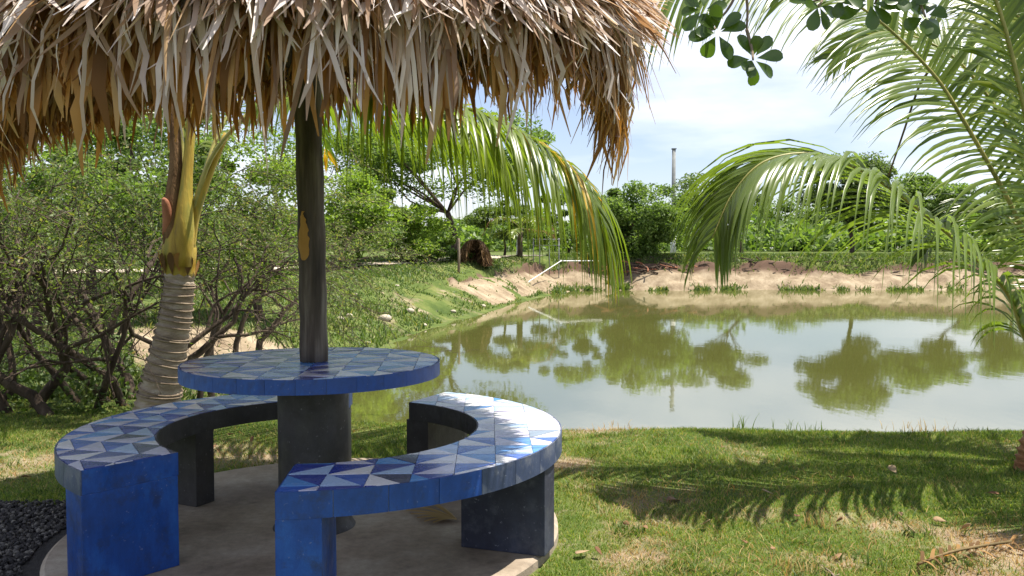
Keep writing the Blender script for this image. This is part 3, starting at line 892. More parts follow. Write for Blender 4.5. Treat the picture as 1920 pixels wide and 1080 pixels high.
# ring scars, each standing proud
C = spline(trunk_pts, 60); rr = np.interp(np.linspace(0, 1, 60), np.linspace(0, 1, 5), [.175, .148, .122, .108, .102])
rg = np.random.default_rng(4)
for k in range(17):
    i = int(14 + k * 2.6)
    if i > 58: break
    T = nrm(C[i + 1] - C[i - 1]); T = nrm(T + rg.normal(0, .07, 3))
    u_ = nrm(np.cross(T, (0, 1, 0))); w_ = np.cross(T, u_)
    ring = [C[i] + (rr[i] + .010) * (math.cos(a) * u_ + math.sin(a) * w_) for a in np.linspace(0, 2 * math.pi, 21)]
    MB().tube(ring, .007, 5, False).build('ring_scar', M['bark_pale'], lp, smooth=True)
# crown shaft: overlapping yellow leaf bases and brown fibre
def sheath(pts, r, mat, name='leaf_base'):
    C = spline(pts, 14); rad = np.interp(np.linspace(0, 1, 14), np.linspace(0, 1, len(r)), r)
    return MB().tube(C, rad, 10).build(name, M[mat], lp, smooth=True)
sheath([c_(337, 520), c_(336, 470), c_(335, 420)], [.105, .125, .085], 'petiole_yellow')
sheath([c_(345, 500, -.06), c_(345, 430, -.07), c_(350, 340, -.04), c_(358, 240, 0), c_(365, 120, .05)], [.06, .075, .04, .033, .03], 'petiole_yellow')
sheath([c_(320, 490, -.03), c_(322, 400, -.04), c_(330, 300, -.02), c_(322, 200, 0), c_(315, 100, .05)], [.05, .062, .045, .036, .03], 'fibre')
sheath([c_(330, 480, .06), c_(338, 350, .08), c_(338, 250, .12), c_(345, 100, .2)], [.06, .06, .045, .03], 'petiole_green')
sheath([c_(312, 440, -.05), c_(314, 405, -.09), c_(310, 380, -.12), c_(306, 372, -.14)], [.03, .035, .028, .012], 'rust', 'flower_stub')
sheath([c_(352, 470, 0), c_(366, 400, 0), c_(395, 320, 0), c_(425, 250, .02)], [.05, .038, .026, .022], 'petiole_yellow')
for k in range(11):
    a = 2 * math.pi * k / 11 + rg.uniform(-.2, .2); cb = c_(337, 512 + rg.uniform(-4, 10))
    dv = np.array([math.cos(a), math.sin(a), 0])
    round_leaf(lp, cb + dv * .112, np.array([dv[0] * .12, dv[1] * .12, 1.0]), rg.uniform(.09, .22), rg.uniform(.05, .085), dv, 'dead_straw' if k % 3 else 'thatch_under', 'torn_sheath', curl=-.06)
def ycol(x, side, rg):
    if .52 < x < .68 and rg.random() < .32: return 'palm_yellow'
    if x > .80 and rg.random() < .12: return 'palm_yellow'
    return 'palm_olive'
frond(lp, [P(352, 440, Yb), P(400, 290, Yb - .05), P(500, 195, Yb - .2), P(640, 160, Yb - .4), P(800, 180, Yb - .55), P(945, 232, Yb - .65), P(1045, 295, Yb - .72), P(1100, 360, Yb - .78), P(1128, 430, Yb - .8)],
      145, 1.30, .9, 'palm_olive', 'rachis', 51, w=.024, t_start=.26, colour=ycol, fwd=.2, tip_len=.42, r0=.018)
frond(lp, [P(350, 440, Yb + .1), P(430, 250, Yb + .3), P(560, 165, Yb + .5), P(720, 165, Yb + .7), P(850, 215, Yb + .8), P(930, 290, Yb + .9), P(965, 370, Yb + .9)], 120, .85, .75, 'palm_olive', 'rachis', 58, w=.024, single=False, t_start=.25, fwd=.4)
frond(lp, [P(340, 440, Yb), P(330, 150, Yb + .1), P(240, -60, Yb + .3), P(60, -120, Yb + .6), P(-150, 0, Yb + .9)], 60, .7, .3, 'palm_green', 'rachis', 52, single=False)
frond(lp, [P(338, 440, Yb + .05), P(345, 100, Yb + .3), P(420, -120, Yb + .9), P(520, -170, Yb + 1.6), P(620, -80, Yb + 2.2)], 60, .7, .35, 'palm_green', 'rachis', 53, single=False)
frond(lp, [P(350, 440, Yb + .05), P(420, 230, Yb + .4), P(510, 150, Yb + .9), P(580, 190, Yb + 1.2), P(618, 300, Yb + 1.4)], 50, .5, .6, 'palm_green', 'rachis', 54, single=False, colour=lambda x, s, r: 'palm_yellow' if x > .93 else 'palm_green')

# --- young palm at the right
rb = PZ(1940, 880, -.03)
rp = empty('coconut_palm', rb)
tag(rp, 'young coconut palm with a short trunk and big arching green fronds over the lawn', 'palm tree', 'coconut palms')
Yr = rb[1]; crown = P(1992, 715, Yr)
bb = np.array(rb); bb[2] -= .05
ringed_trunk('trunk', [bb, bb * .6 + crown * .4 + np.array([-.02, 0, 0]), crown], [.115, .10, .085], M['palm_bark_red'], rp, rings=12)
frond(rp, [crown, P(1926, 640, Yr - .05), P(1886, 545, Yr - .1), P(1780, 440, Yr - .2), P(1650, 340, Yr - .32), P(1540, 291, Yr - .42), P(1440, 300, Yr - .5), P(1376, 360, Yr - .55), P(1336, 445, Yr - .6)],
      100, 1.08, .60, 'palm_green', 'rachis', 61, w=.027, t_start=.10, fwd=.95, tip_len=.28, upvec=(0, -.2, 1), r0=.018)
frond(rp, [crown, P(1962, 560, Yr + .1), P(1908, 410, Yr + .15), P(1806, 225, Yr + .2), P(1742, 130, Yr + .25), P(1630, 25, Yr + .3), P(1500, -45, Yr + .3), P(1370, -60, Yr + .3), P(1250, -25, Yr + .3)],
      96, .86, .26, 'palm_green', 'rachis', 62, w=.026, t_start=.2, fwd=.35, tip_len=.8, upvec=(0, -.8, .6), r0=.018, half=True)
frond(rp, [crown, P(1965, 450, Yr - .1), P(1915, 180, Yr - .15), P(1850, -40, Yr - .2), P(1740, -180, Yr - .2), P(1620, -190, Yr - .2)], 110, .62, .16, 'palm_olive', 'rachis', 63, single=False, upvec=(.2, -.9, .3), w=.026)
frond(rp, [crown, P(1975, 560, Yr + .4), P(1920, 440, Yr + .7), P(1850, 390, Yr + .9), P(1770, 420, Yr + 1.0), P(1730, 480, Yr + 1.1)], 90, .55, .3, 'palm_green', 'rachis', 64, single=False)
frond(rp, [crown, P(2010, 420, Yr + .3), P(1975, 150, Yr + .5), P(1900, 20, Yr + .6), P(1830, -20, Yr + .7)], 100, .7, .2, 'palm_olive', 'rachis', 65, single=False, upvec=(0, -.9, .3))
frond(rp, [crown, P(1985, 480, Yr + .5), P(1900, 260, Yr + .8), P(1790, 110, Yr + 1.0), P(1660, 60, Yr + 1.1), P(1560, 110, Yr + 1.2)], 90, .7, .3, 'palm_olive', 'rachis', 70, single=False, upvec=(0, -.6, .8))
frond(rp, [crown, P(2080, 430, Yr), P(2230, 260, Yr + .1), P(2400, 300, Yr + .2), P(2500, 460, Yr + .2)], 50, .6, .3, 'palm_green', 'rachis', 66, single=False)
frond(rp, [crown, P(2060, 520, Yr - .4), P(2100, 430, Yr - .9), P(2160, 500, Yr - 1.4)], 46, .55, .35, 'palm_green', 'rachis', 67, single=False)
frond(rp, [crown, P(2040, 380, Yr + .6), P(2060, 200, Yr + 1.2), P(2040, 180, Yr + 1.9), P(2000, 260, Yr + 2.4)], 50, .6, .3, 'palm_green', 'rachis', 68, single=False)
frond(rp, [crown, P(1990, 330, Yr), P(2040, 40, Yr), P(2140, -120, Yr + .1), P(2300, -140, Yr + .1)], 50, .6, .25, 'palm_green', 'rachis', 69, single=False)
MB().tube(spline([P(1742, 132, Yr + .26), P(1722, 165, Yr + .25), P(1695, 245, Yr + .25), P(1666, 330, Yr + .24)], 12), np.linspace(.008, .005, 12), 6).build('hanging_stalk', M['petiole_brown'], rp, smooth=True)

# ------------------------------------------------------------------ broad-leaved tree reaching in from above
tb = np.array([2.75, 2.5, -.04])
at_ = empty('broadleaf_tree', tb)
tag(at_, 'broad-leaved tree whose twigs of rounded glossy leaves hang into the sky', 'tree')
Yt = 3.0
mbt = MB()
trunk_c = spline([tb, tb + (.05, .02, 1.0), tb + (-.02, .05, 2.0), tb + (.1, .05, 3.1)], 20)
mbt.tube(trunk_c, np.linspace(.13, .06, 20), 10)
limb = spline([tb + (0, .04, 1.7), tb + (-.35, .2, 2.25), P(1900, -150, Yt), P(1700, -70, Yt), P(1560, -45, Yt), P(1400, -45, Yt)], 30)
mbt.tube(limb, np.linspace(.05, .007, 30), 8)
mbt.build('trunk', M['bark_pale'], at_, smooth=True)
TW = [(1395, -45, 1330, 55), (1330, 55, 1345, 30), (1395, -45, 1400, 55), (1400, 55, 1412, 112), (1545, -45, 1535, 12), (1650, -60, 1640, 8), (1700, -70, 1735, 32), (1640, -60, 1520, 4)]
for x0, y0, x1, y1 in TW:
    p0, p1 = P(x0, y0, Yt), P(x1, y1, Yt + rg.uniform(-.08, .08))
    MB().tube(spline([p0, .5 * (p0 + p1) + (.01, .01, -.015), p1], 8), np.linspace(.006, .0035, 8), 6).build('twig', M['bark_pale'], at_, smooth=True)
ROS = [(x_, y_, n_, L_ * .88) for x_, y_, n_, L_ in [(1318, 18, 7, .085), (1345, 62, 9, .095), (1412, 110, 9, .09), (1535, 8, 7, .095), (1632, 4, 7, .10), (1735, 30, 8, .095), (1690, -10, 5, .09), (1580, -10, 6, .09)]]
for x, y, n, L in ROS:
    c0 = P(x, y, Yt); a0 = rg.uniform(0, 6)
    for k in range(n):
        a = a0 + 2 * math.pi * k / n + rg.normal(0, .22)
        d = np.array([math.cos(a), rg.normal(0, .45) - .15, math.sin(a) - .12])
        round_leaf(at_, c0 + nrm(d) * .012, d, L * rg.uniform(.75, 1.1), L * rg.uniform(.50, .62), np.array([rg.normal(0, .3), -1, .35]), 'broad_leaf')
# its crown above, out of the picture
def leaf_cards(cen, size, r_, aspect=.55, upbias=.5):
    n = len(cen)
    nv = r_.normal(0, 1, (n, 3)); nv[:, 2] = np.abs(nv[:, 2]) + upbias; nv = nrm(nv)
    a = nrm(np.cross(nv, r_.normal(0, 1, (n, 3)))); b = np.cross(nv, a)
    L = size * r_.uniform(.6, 1.25, n)[:, None]
    V = np.stack([cen - a * L * .5, cen + b * L * aspect * .5 - nv * L * .06, cen + a * L * .5, cen - b * L * aspect * .5 - nv * L * .06], 1).reshape(-1, 3)
    return V, np.arange(4 * n).reshape(n, 4)
cc = tb + np.array([.3, -.2, 3.6]) + rng.normal(0, 1, (1400, 3)) * (.55, .5, .35)
quick('crown', *leaf_cards(cc, .10, rng), M['broad_leaf'], at_)

# ------------------------------------------------------------------ trees
def tree(name, label, px, top, bot, half, Y, leafmat, seed, n=6000, size=.12, trunk_px=None, bark='bark', cat='tree', group=None, clumps=26, skirt=False, open_=.0, aspect=.5):
    r_ = np.random.default_rng(seed)
    c_top, c_bot = P(px, top, Y), P(px, bot, Y)
    tx = P(trunk_px if trunk_px else px, 460, Y)[0]
    gz = th(tx, Y) - .08
    root = empty(name, (tx, Y, gz + .08)); tag(root, label, cat, group)
    rx = half / F_PX * Y; zc = .5 * (c_top[2] + c_bot[2]); rz = max(.4, .5 * (c_top[2] - c_bot[2]))
    cx = c_top[0]
    # clump centres in an uneven crown
    clumps = int(clumps * 1.5)
    cl = []
    while len(cl) < clumps:
        q = r_.uniform(-1, 1, 3); rr_ = np.linalg.norm(q)
        if rr_ > 1 or rr_ < .35: continue
        if q[2] < -.3 and abs(q[0]) > .8 and not skirt: continue
        cl.append(np.array([cx + q[0] * rx * .95, Y + q[1] * rx * .85, zc + q[2] * rz * .93]))
    cl = np.array(cl)
    mb = MB()
    fork = np.array([.55 * tx + .45 * cx, Y, gz + .45 * max(.5, (zc - rz * .3) - gz) + .2])
    tr_ = max(.04, .020 * (c_top[2] - gz))
    mb.tube(spline([(tx, Y, gz), (tx + r_.normal(0, .05), Y, .5 * (gz + fork[2])), fork], 8), np.linspace(tr_ * 1.25, tr_ * .85, 8), 8)
    for k in range(0, clumps, 4):
        e = cl[k]; mid = .5 * (fork + e) + r_.normal(0, .12 * rx, 3) + np.array([0, 0, .1 * rz])
        mb.tube(spline([fork, mid, e], 7), np.linspace(tr_ * .42, tr_ * .07, 7), 5)
    mb.build('trunk', M[bark], root, smooth=True)
    wts = r_.uniform(.4, 1.3, clumps); wts /= wts.sum()
    pick = r_.choice(clumps, n, p=wts)
    n = int(n * 1.7); size = size * 1.12
    pick = r_.choice(clumps, n, p=wts)
    cs = r_.uniform(.09, .40, clumps)
    g = r_.normal(0, 1, (n, 3)); g = g / (np.linalg.norm(g, axis=1, keepdims=True) + 1e-9) * (r_.random((n, 1)) ** .45)
    pos = cl[pick] + g * np.stack([cs[pick] * rx * 1.15, cs[pick] * rx * 1.15, cs[pick] * min(rz, rx) * .85], 1)
    pos[:, 2] = np.maximum(pos[:, 2], gz + .12)
    V, Fq = leaf_cards(pos, size, r_, aspect)
    quick('crown', V, Fq, M[leafmat], root)
    return root

G1 = 'trees behind the thorny shrubs'; G2 = 'trees on the far shore'; G3 = 'trees and bushes on the grassy bank'
tree('tree', 'tall bright green tree rising behind the thorny shrubs beneath the thatch edge', 60, 190, 560, 190, 13.5, 'tree_mid', 201, 6500, .085, group=G1, clumps=34, skirt=True)
tree('tree', 'rounded green tree standing behind the ringed palm trunk', 300, 170, 520, 170, 15.5, 'tree_mid', 202, 9000, .10, group=G1, clumps=34, skirt=True)
tree('tree', 'leafy green tree filling the gap between palm trunk and dark pole', 490, 215, 560, 135, 17, 'tree_bright', 203, 7500, .095, group=G1, clumps=30, skirt=True)
tree('tree', 'dark leaved tree deep behind the thorny shrubs', 170, 120, 480, 220, 22, 'tree_dark', 204, 8000, .15, group=G1, clumps=30)
tree('spreading_tree', 'spreading tree with dark forked limbs on the grassy bank beyond the pole', 825, 175, 375, 190, 40, 'tree_mid', 205, 16000, .19, trunk_px=850, group=G3, clumps=26, aspect=.45)
tree('bush', 'bright green rounded bush beside the dirt track just past the pole', 672, 318, 500, 88, 34, 'tree_bright', 206, 8500, .15, cat='bush', group=G3, clumps=30, skirt=True)
tree('bush', 'low light green bush on the bank next to the thin post', 775, 378, 498, 78, 37, 'tree_bright', 207, 6500, .15, cat='bush', group=G3, clumps=24, skirt=True)
tree('bush', 'small dark green bush at the foot of the straw hut', 820, 452, 500, 62, 38, 'tree_mid', 208, 3500, .15, cat='bush', group=G3, clumps=16, skirt=True)
tree('tree', 'small airy tree in front of a bright gap of sky behind the straw hut', 945, 372, 450, 70, 46, 'tree_dark', 209, 6000, .18, group=G3, clumps=20)
tree('tree', 'bushy tree hidden behind the hanging yellow green palm frond', 1065, 345, 480, 75, 50, 'tree_mid', 210, 5000, .19, group=G2, clumps=24, skirt=True)
tree('tree', 'weeping green tree at the waterside in front of the power pole', 1205, 322, 505, 90, 47.2, 'tree_mid', 211, 13000, .19, group=G2, clumps=34, skirt=True)
tree('tree', 'loose grey green tree between power pole and arching frond', 1345, 318, 425, 85, 56, 'tree_dark', 212, 8000, .2, trunk_px=1390, group=G2, clumps=24)
tree('tree', 'tall round-crowned tree with a bare trunk above the far bank', 1590, 284, 425, 88, 52, 'tree_dark', 213, 15000, .2, trunk_px=1597, group=G2, clumps=28)
tree('tree', 'lower spreading tree next to the round-crowned tree on the far bank', 1740, 330, 428, 86, 53, 'tree_mid', 214, 13000, .2, trunk_px=1803, group=G2, clumps=26)
tree('tree', 'broad tree at the far bank behind the upright palm fronds', 1900, 345, 440, 90, 54, 'tree_mid', 215, 10000, .2, group=G2, clumps=26)
tree('bush', 'low round bush beyond the far bank behind the arching frond', 1490, 410, 478, 60, 118, 'tree_bright', 216, 3500, .40, cat='bush', group='trees beyond the far bank', clumps=18, skirt=True)
tree('bush', 'olive bush right of the white pole foot beyond the far bank', 1305, 428, 476, 45, 125, 'tree_bright', 217, 3000, .40, cat='bush', group='trees beyond the far bank', clumps=16, skirt=True)
tree('bush', 'leafy green bush by the bare trunk beyond the far bank', 1680, 408, 480, 85, 112, 'tree_bright', 218, 5000, .40, cat='bush', group='trees beyond the far bank', clumps=22, skirt=True)
tree('bush', 'pale green bush under the upright palm fronds beyond the far bank', 1850, 400, 482, 90, 120, 'tree_bright', 219, 5000, .40, cat='bush', group='trees beyond the far bank', clumps=22, skirt=True)

tree('tree', 'feathery low tree behind the peak of the arching frond', 1470, 372, 470, 75, 115, 'tree_mid', 220, 6000, .40, group='trees beyond the far bank', clumps=24, skirt=True)
tree('tree', 'loose leafy tree in the gap between weeping tree and arching frond', 1290, 372, 470, 60, 128, 'tree_mid', 221, 5000, .40, group='trees beyond the far bank', clumps=22, skirt=True)
tree('tree', 'dull green tree filling the gap left of the round-crowned tree', 1545, 385, 474, 60, 118, 'tree_dark', 222, 5000, .40, group='trees beyond the far bank', clumps=22, skirt=True)
tree('tree', 'soft green tree behind the lower spreading tree', 1790, 368, 474, 85, 112, 'tree_bright', 223, 7000, .40, group='trees beyond the far bank', clumps=26, skirt=True)
tree('tree', 'thin crowned tree between the hanging frond and the weeping tree', 1130, 362, 474, 55, 110, 'tree_mid', 224, 5000, .40, group='trees beyond the far bank', clumps=20, skirt=True)
# distant wood along the horizon
n = 52000
x_ = rng.uniform(-110, 110, n); y_ = rng.uniform(95, 150, n)
hh = 1.6 + 6.5 * fbm(x_ * .12, y_ * .05, 4) ** 1.6
z_ = level(x_, y_) + hh * rng.random(n) ** .6
tag(quick('distant_trees', *leaf_cards(np.stack([x_, y_, z_], 1), .95, rng, .7), M['tree_mid']), 'low distant line of trees along the horizon', 'trees', kind='stuff')

# small palm beyond the railings
sp_b = np.array([P(975, 460, 44)[0], 44.0, 0]); sp_b[2] = th(sp_b[0], 44)
sp = empty('small_palm', sp_b); tag(sp, 'small far palm with brown hanging dead fronds near the railings', 'palm tree')
hd = sp_b + np.array([0, 0, 1.5])
MB().tube([sp_b - (0, 0, .1), hd], [.14, .12], 8).build('trunk', M['bark'], sp, smooth=True)
for k in range(9):
    a = 2 * math.pi * k / 9 + .3; dv = np.array([math.cos(a), math.sin(a), 0]); up_ = .9 if k % 3 else -.2
    frond(sp, [hd, hd + dv * .6 + (0, 0, .5 * up_), hd + dv * 1.4 + (0, 0, .55 * up_ - .1), hd + dv * 1.9 + (0, 0, .1 * up_ - .5)], 14, .7, .4, 'palm_olive' if k % 4 else 'dead_straw', 'petiole_green', 300 + k, w=.07, single=False)

# ------------------------------------------------------------------ thorny shrubs at the left
def shrub(label, spots, seed, height, lean, leafy, nleaf=26):
    r_ = np.random.default_rng(seed)
    c0 = np.mean(spots, 0); root = empty('thorny_shrub', (c0[0], c0[1], th(*c0)))
    tag(root, label, 'shrub', 'thorny shrubs on the lawn edge')
    stems = []; twigs = []; leaves = []
    def grow(p, d, L, rad, lvl):
        n = 7 if lvl < 2 else 5
        pts = [p]; q = p; rads = [rad]
        for i in range(n):
            wig = .34 if lvl == 0 else .30
            d = nrm(d + r_.normal(0, wig, 3) * (1, 1, .7) + np.array(lean) * .10 * (lvl + 1) + np.array([0, 0, (.10 if lvl == 0 else -.07 * lvl)]))
            q = q + d * L / n
            if q[2] < .12: q = np.array([q[0], q[1], .12]); d[2] = abs(d[2])
            pts.append(q); rads.append(rad * (1 - .75 * (i + 1) / n))
            if lvl < 3 and i >= (2 if lvl == 0 else 1) and r_.random() < (.95 if lvl == 0 else .8):
                dd = nrm(d + r_.normal(0, .75, 3) + np.array([0, 0, .12]))
                grow(q, dd, L * r_.uniform(.5, .8), rads[-1] * .72, lvl + 1)
        (stems if lvl < 2 else twigs).append((pts, rads))
        if lvl >= 2:
            pa = np.array(pts)
            k = r_.integers(0, len(pa) - 1, nleaf); f_ = r_.random((nleaf, 1))
            pos = pa[k] * (1 - f_) + pa[k + 1] * f_ + r_.normal(0, .028, (nleaf, 3))
            pos = pos[r_.random(nleaf) < np.clip(leafy * (pos[:, 2] - .45) / .8, .04, 1)]
            leaves.append(pos)
    for s_ in spots:
        grow(np.array([s_[0], s_[1], th(*s_) - .04]), nrm(np.array([r_.normal(0, .5) + lean[0] * .6, r_.normal(0, .35), 1.0])), height * r_.uniform(.7, 1.1), r_.uniform(.028, .05), 0)
    mb = MB()
    for pts, rads in stems: mb.tube(pts, np.maximum(rads, .004), 6, False)
    mb.build('trunk', M['bark'], root, smooth=True)
    mb = MB()
    for pts, rads in twigs: mb.tube(pts, np.maximum(rads, .0022), 3, False)
    mb.build('twigs', M['bark'], root, smooth=True)
    lv = np.vstack(leaves)
    quick('crown', *leaf_cards(lv, .042, r_, .36), M['thorn_leaf'], root)
    return root
def spot(x, y): p = PZ(x, y, -.02); return (p[0], p[1])
shrub('thorny shrub with tangled dark stems at the lawn edge near the black gravel', [spot(20, 770), spot(60, 760), spot(95, 775), spot(-60, 780), spot(-20, 765)], 401, 1.75, (-.1, 0, 0), .75, 26)
shrub('thorny shrub with several thick upright dark stems beside the ringed palm trunk', [spot(150, 752), spot(180, 762), spot(205, 750), spot(232, 758), spot(250, 745)], 402, 1.8, (.0, 0, .05), .75, 26)
shrub('feathery thorny shrub reaching sideways past the ringed palm toward the dark pole', [spot(300, 715), spot(330, 705), spot(265, 720), spot(370, 700)], 403, 1.95, (.55, 0, 0), .9, 30)
shrub('pale twigged thorny shrub set back behind the tangled dark stems', [spot(80, 700), spot(140, 690), spot(20, 695), spot(200, 690)], 405, 2.2, (-.05, 0, .05), .8, 28)
shrub('green thorny shrub at the pond corner behind the round table edge', [spot(430, 668), spot(470, 660), spot(395, 672)], 406, 1.7, (.25, 0, 0), .9, 26)

# low leafy weeds at the foot of the shrubs
n = 9000
pts = []
while len(pts) < n:
    p = PZ(rng.uniform(-120, 250), rng.uniform(640, 775), -.02)
    if fbm(np.array(p[0] * 1.5), np.array(p[1] * 1.5), 3) > .5 or rng.random() < .12: pts.append(p + (0, 0, rng.random() ** 1.6 * .38))
tag(quick('undergrowth', *leaf_cards(np.array(pts), .055, rng, .6), M['tree_dark']), 'dark leafy undergrowth at the foot of the thorny shrubs', 'undergrowth', kind='stuff')

# ------------------------------------------------------------------ grass
def blades(x, y, z, L, w, lean, r_):
    n = len(x)
    a = r_.uniform(0, 2 * np.pi, n); b = r_.uniform(0, 2 * np.pi, n)
    base = np.stack([x, y, z], 1); wd = np.stack([np.cos(a), np.sin(a), 0 * a], 1) * (w / 2)[:, None]
    ln = np.stack([np.cos(b), np.sin(b), 0 * b], 1) * (lean * L)[:, None]
    mid = base + ln * .3 + np.stack([0 * a, 0 * a, L * .62], 1)
    tip = base + ln + np.stack([0 * a, 0 * a, L], 1)
    V = np.stack([base - wd, base + wd, mid + wd * .75, mid - wd * .75, tip], 1)
    k = (np.arange(n) * 5)[:, None]
    F_ = np.concatenate([k + np.array([[0, 1, 2]]), k + np.array([[0, 2, 3]]), k + np.array([[3, 2, 4]])])
    return V.reshape(-1, 3), F_
r_ = np.random.default_rng(77)
N = 420000
yy = 2.9 + (7.6 - 2.9) * r_.random(N) ** 1.25
xx = r_.uniform(-.66, .66, N) * yy
ps = np.array([np.hypot(xx - CX, yy - CY)])[0]; pa_ = np.arctan2(yy - CY, xx - CX)
prad = 1.10 + .20 * np.clip(np.sin(pa_), 0, 1) ** 1.5
s_, _, und = masks(xx, yy)
gz_ = fbm(xx * 6, yy * 6, 3)
grav = (xx < -1.35) & (yy < 4.35 + .25 * (gz_ - .5)) & (yy < 4.2 - .55 * (xx + 1.9))
keep = (ps > prad + .01) & (r_.random(N) > np.clip((s_ - .22) * 2.3, 0, .97)) & (r_.random(N) > und * .8) & ~grav & (sd_pond(xx, yy) > .12)
xx, yy, s_ = xx[keep], yy[keep], s_[keep]
tall = fbm(xx * 2.2, yy * 2.2, 3)
L = (.008 + .020 * r_.random(len(xx))) * (.45 + 1.1 * tall) * (1 - .4 * np.clip(s_, 0, 1))
V, F_ = blades(xx, yy, terrain(xx, yy) - .002, L, r_.uniform(.0022, .005, len(xx)), r_.uniform(.2, 1.1, len(xx)), r_)
tag(quick('lawn_grass', V, F_, M['grass_blade']), 'short green lawn grass with thin worn patches', 'grass', kind='stuff')
# longer clumps and weeds standing out of the lawn
nc = 330
cyy = 3.1 + 4.0 * r_.random(nc) ** 1.2; cxx = r_.uniform(-.6, .62, nc) * cyy
k = r_.integers(0, nc, 26000)
xx = cxx[k] + r_.normal(0, .05, len(k)); yy = cyy[k] + r_.normal(0, .045, len(k))
s_, _, und = masks(xx, yy)
ok = (np.hypot(xx - CX, yy - CY) > 1.36) & (sd_pond(xx, yy) > .15) & ~((xx < -1.35) & (yy < 4.75 + .42 * (xx + 1.95))) & (r_.random(len(xx)) > np.clip((s_ - .3) * 2, 0, .9)) & (und < .5)
xx, yy, k = xx[ok], yy[ok], k[ok]
V, F_ = blades(xx, yy, terrain(xx, yy) - .002, r_.uniform(.014, .038, len(xx)) * (.6 + .8 * _perm[k % 256, 7]), r_.uniform(.003, .008, len(xx)), r_.uniform(.3, 1.6, len(xx)), r_)
tag(quick('lawn_weeds', V, F_, M['weed_blade']), 'scattered coarse grass clumps and weeds in the lawn', 'weeds', kind='stuff')
# dry stubble in the worn patches
N = 130000
yy = 2.9 + 4.6 * r_.random(N) ** 1.25; xx = r_.uniform(-.66, .66, N) * yy
s_, _, _ = masks(xx, yy); ps = np.hypot(xx - CX, yy - CY)
grav = (xx < -1.35) & (yy < 4.2 - .55 * (xx + 1.9))
keep = (ps > 1.33) & (r_.random(N) < np.clip((s_ - .15) * 1.2, .02, .7)) & (sd_pond(xx, yy) > .1) & ~grav
xx, yy = xx[keep], yy[keep]
V, F_ = blades(xx, yy, terrain(xx, yy) - .002, r_.uniform(.01, .035, len(xx)), r_.uniform(.002, .005, len(xx)), r_.uniform(.5, 2.5, len(xx)), r_)
tag(quick('dry_stubble', V, F_, M['dry_grass']), 'dry straw-coloured grass stubble in the worn lawn patches', 'grass', kind='stuff')
# rough weeds on the left bank and round the pond
N = 150000
yy = 7.5 + 36 * r_.random(N) ** 1.5; xx = r_.uniform(-.62, .10, N) * yy
d_ = sd_pond(xx, yy); s_, _, _ = masks(xx, yy)
nn_ = fbm(xx * .8, yy * .8, 3)
keep = (d_ > .15) & (r_.random(N) > np.clip((s_ - .3) * 2.2, 0, .96)) & (nn_ > .30)
xx, yy, nn_ = xx[keep], yy[keep], nn_[keep]
L = (.05 + .22 * r_.random(len(xx)) ** 2) * (.3 + 1.6 * np.clip(nn_ - .3, 0, 1)) * .8
V, F_ = blades(xx, yy, terrain(xx, yy) - .01, L, .010 + .0012 * yy, r_.uniform(.3, 1.2, len(xx)), r_)
tag(quick('bank_weeds', V, F_, M['weed_blade']), 'rough green weeds covering the grassy left bank', 'weeds', kind='stuff')
N = 60000
yy = r_.uniform(43.5, 52, N); xx = r_.uniform(2, 30, N)
d_ = sd_pond(xx, yy); s_, _, _ = masks(xx, yy)
keep = (d_ > 1.2) & (r_.random(N) > np.clip((s_ - .35) * 1.6, 0, .96))
xx, yy = xx[keep], yy[keep]
V, F_ = blades(xx, yy, terrain(xx, yy) - .01, r_.uniform(.04, .22, len(xx)), r_.uniform(.03, .07, len(xx)), r_.uniform(.3, 1.4, len(xx)), r_)
tag(quick('far_bank_weeds', V, F_, M['weed_blade']), 'rough grass growing on the far bank under the trees', 'weeds', kind='stuff')
# fringe of low plants at the far waterline
N = 14000
k = r_.integers(10, 18, N); f_ = r_.random(N)
pa, pb = POND[k], POND[(k + 1) % len(POND)]
q = pa + (pb - pa) * f_[:, None] + r_.normal(0, .18, (N, 2))
cl_ = fbm(q[:, 0] * 1.1, q[:, 1] * 1.1, 3); ok = (cl_ + .35 * (fbm(q[:, 0] * 5, q[:, 1] * 5, 2) - .5) > .57) & (q[:, 0] < 32)
q = q[ok]
V, F_ = blades(q[:, 0], q[:, 1], np.maximum(terrain(q[:, 0], q[:, 1]), WATER) - .01, (.03 + .26 * r_.random(len(q)) ** 2.5), r_.uniform(.03, .07, len(q)), r_.uniform(.3, 1.2, len(q)), r_)
tag(quick('shore_plants', V, F_, M['weed_blade']), 'low green plants fringing the far waterline', 'plants', kind='stuff')

# ------------------------------------------------------------------ gravel bed
gp = [PZ(140, 1100, 0), PZ(96, 1040, 0), PZ(132, 990, 0), PZ(150, 905, 0), PZ(60, 925, 0), PZ(-60, 965, 0), PZ(-260, 1000, 0), PZ(-260, 1150, 0)]
N = 13000
xx = r_.uniform(-3.2, -1.5, N); yy = r_.uniform(2.9, 4.75, N)
line = 4.62 + .42 * (xx + 1.95)                 # back edge of the bed
ps = np.hypot(xx - CX, yy - CY)
ok = (yy < line + .06 * np.sin(9 * xx)) & (ps > 1.17)
xx, yy = xx[ok], yy[ok]
ico = np.array([(0, 0, 1), (.89, 0, .45), (.28, .85, .45), (-.72, .53, .45), (-.72, -.53, .45), (.28, -.85, .45), (.72, .53, -.45), (-.28, .85, -.45), (-.89, 0, -.45), (-.28, -.85, -.45), (.72, -.53, -.45), (0, 0, -1)])
icf = np.array([(0, 1, 2), (0, 2, 3), (0, 3, 4), (0, 4, 5), (0, 5, 1), (1, 6, 2), (2, 7, 3), (3, 8, 4), (4, 9, 5), (5, 10, 1), (2, 6, 7), (3, 7, 8), (4, 8, 9), (5, 9, 10), (1, 10, 6), (11, 7, 6), (11, 8, 7), (11, 9, 8), (11, 10, 9), (11, 6, 10)])
n = len(xx)
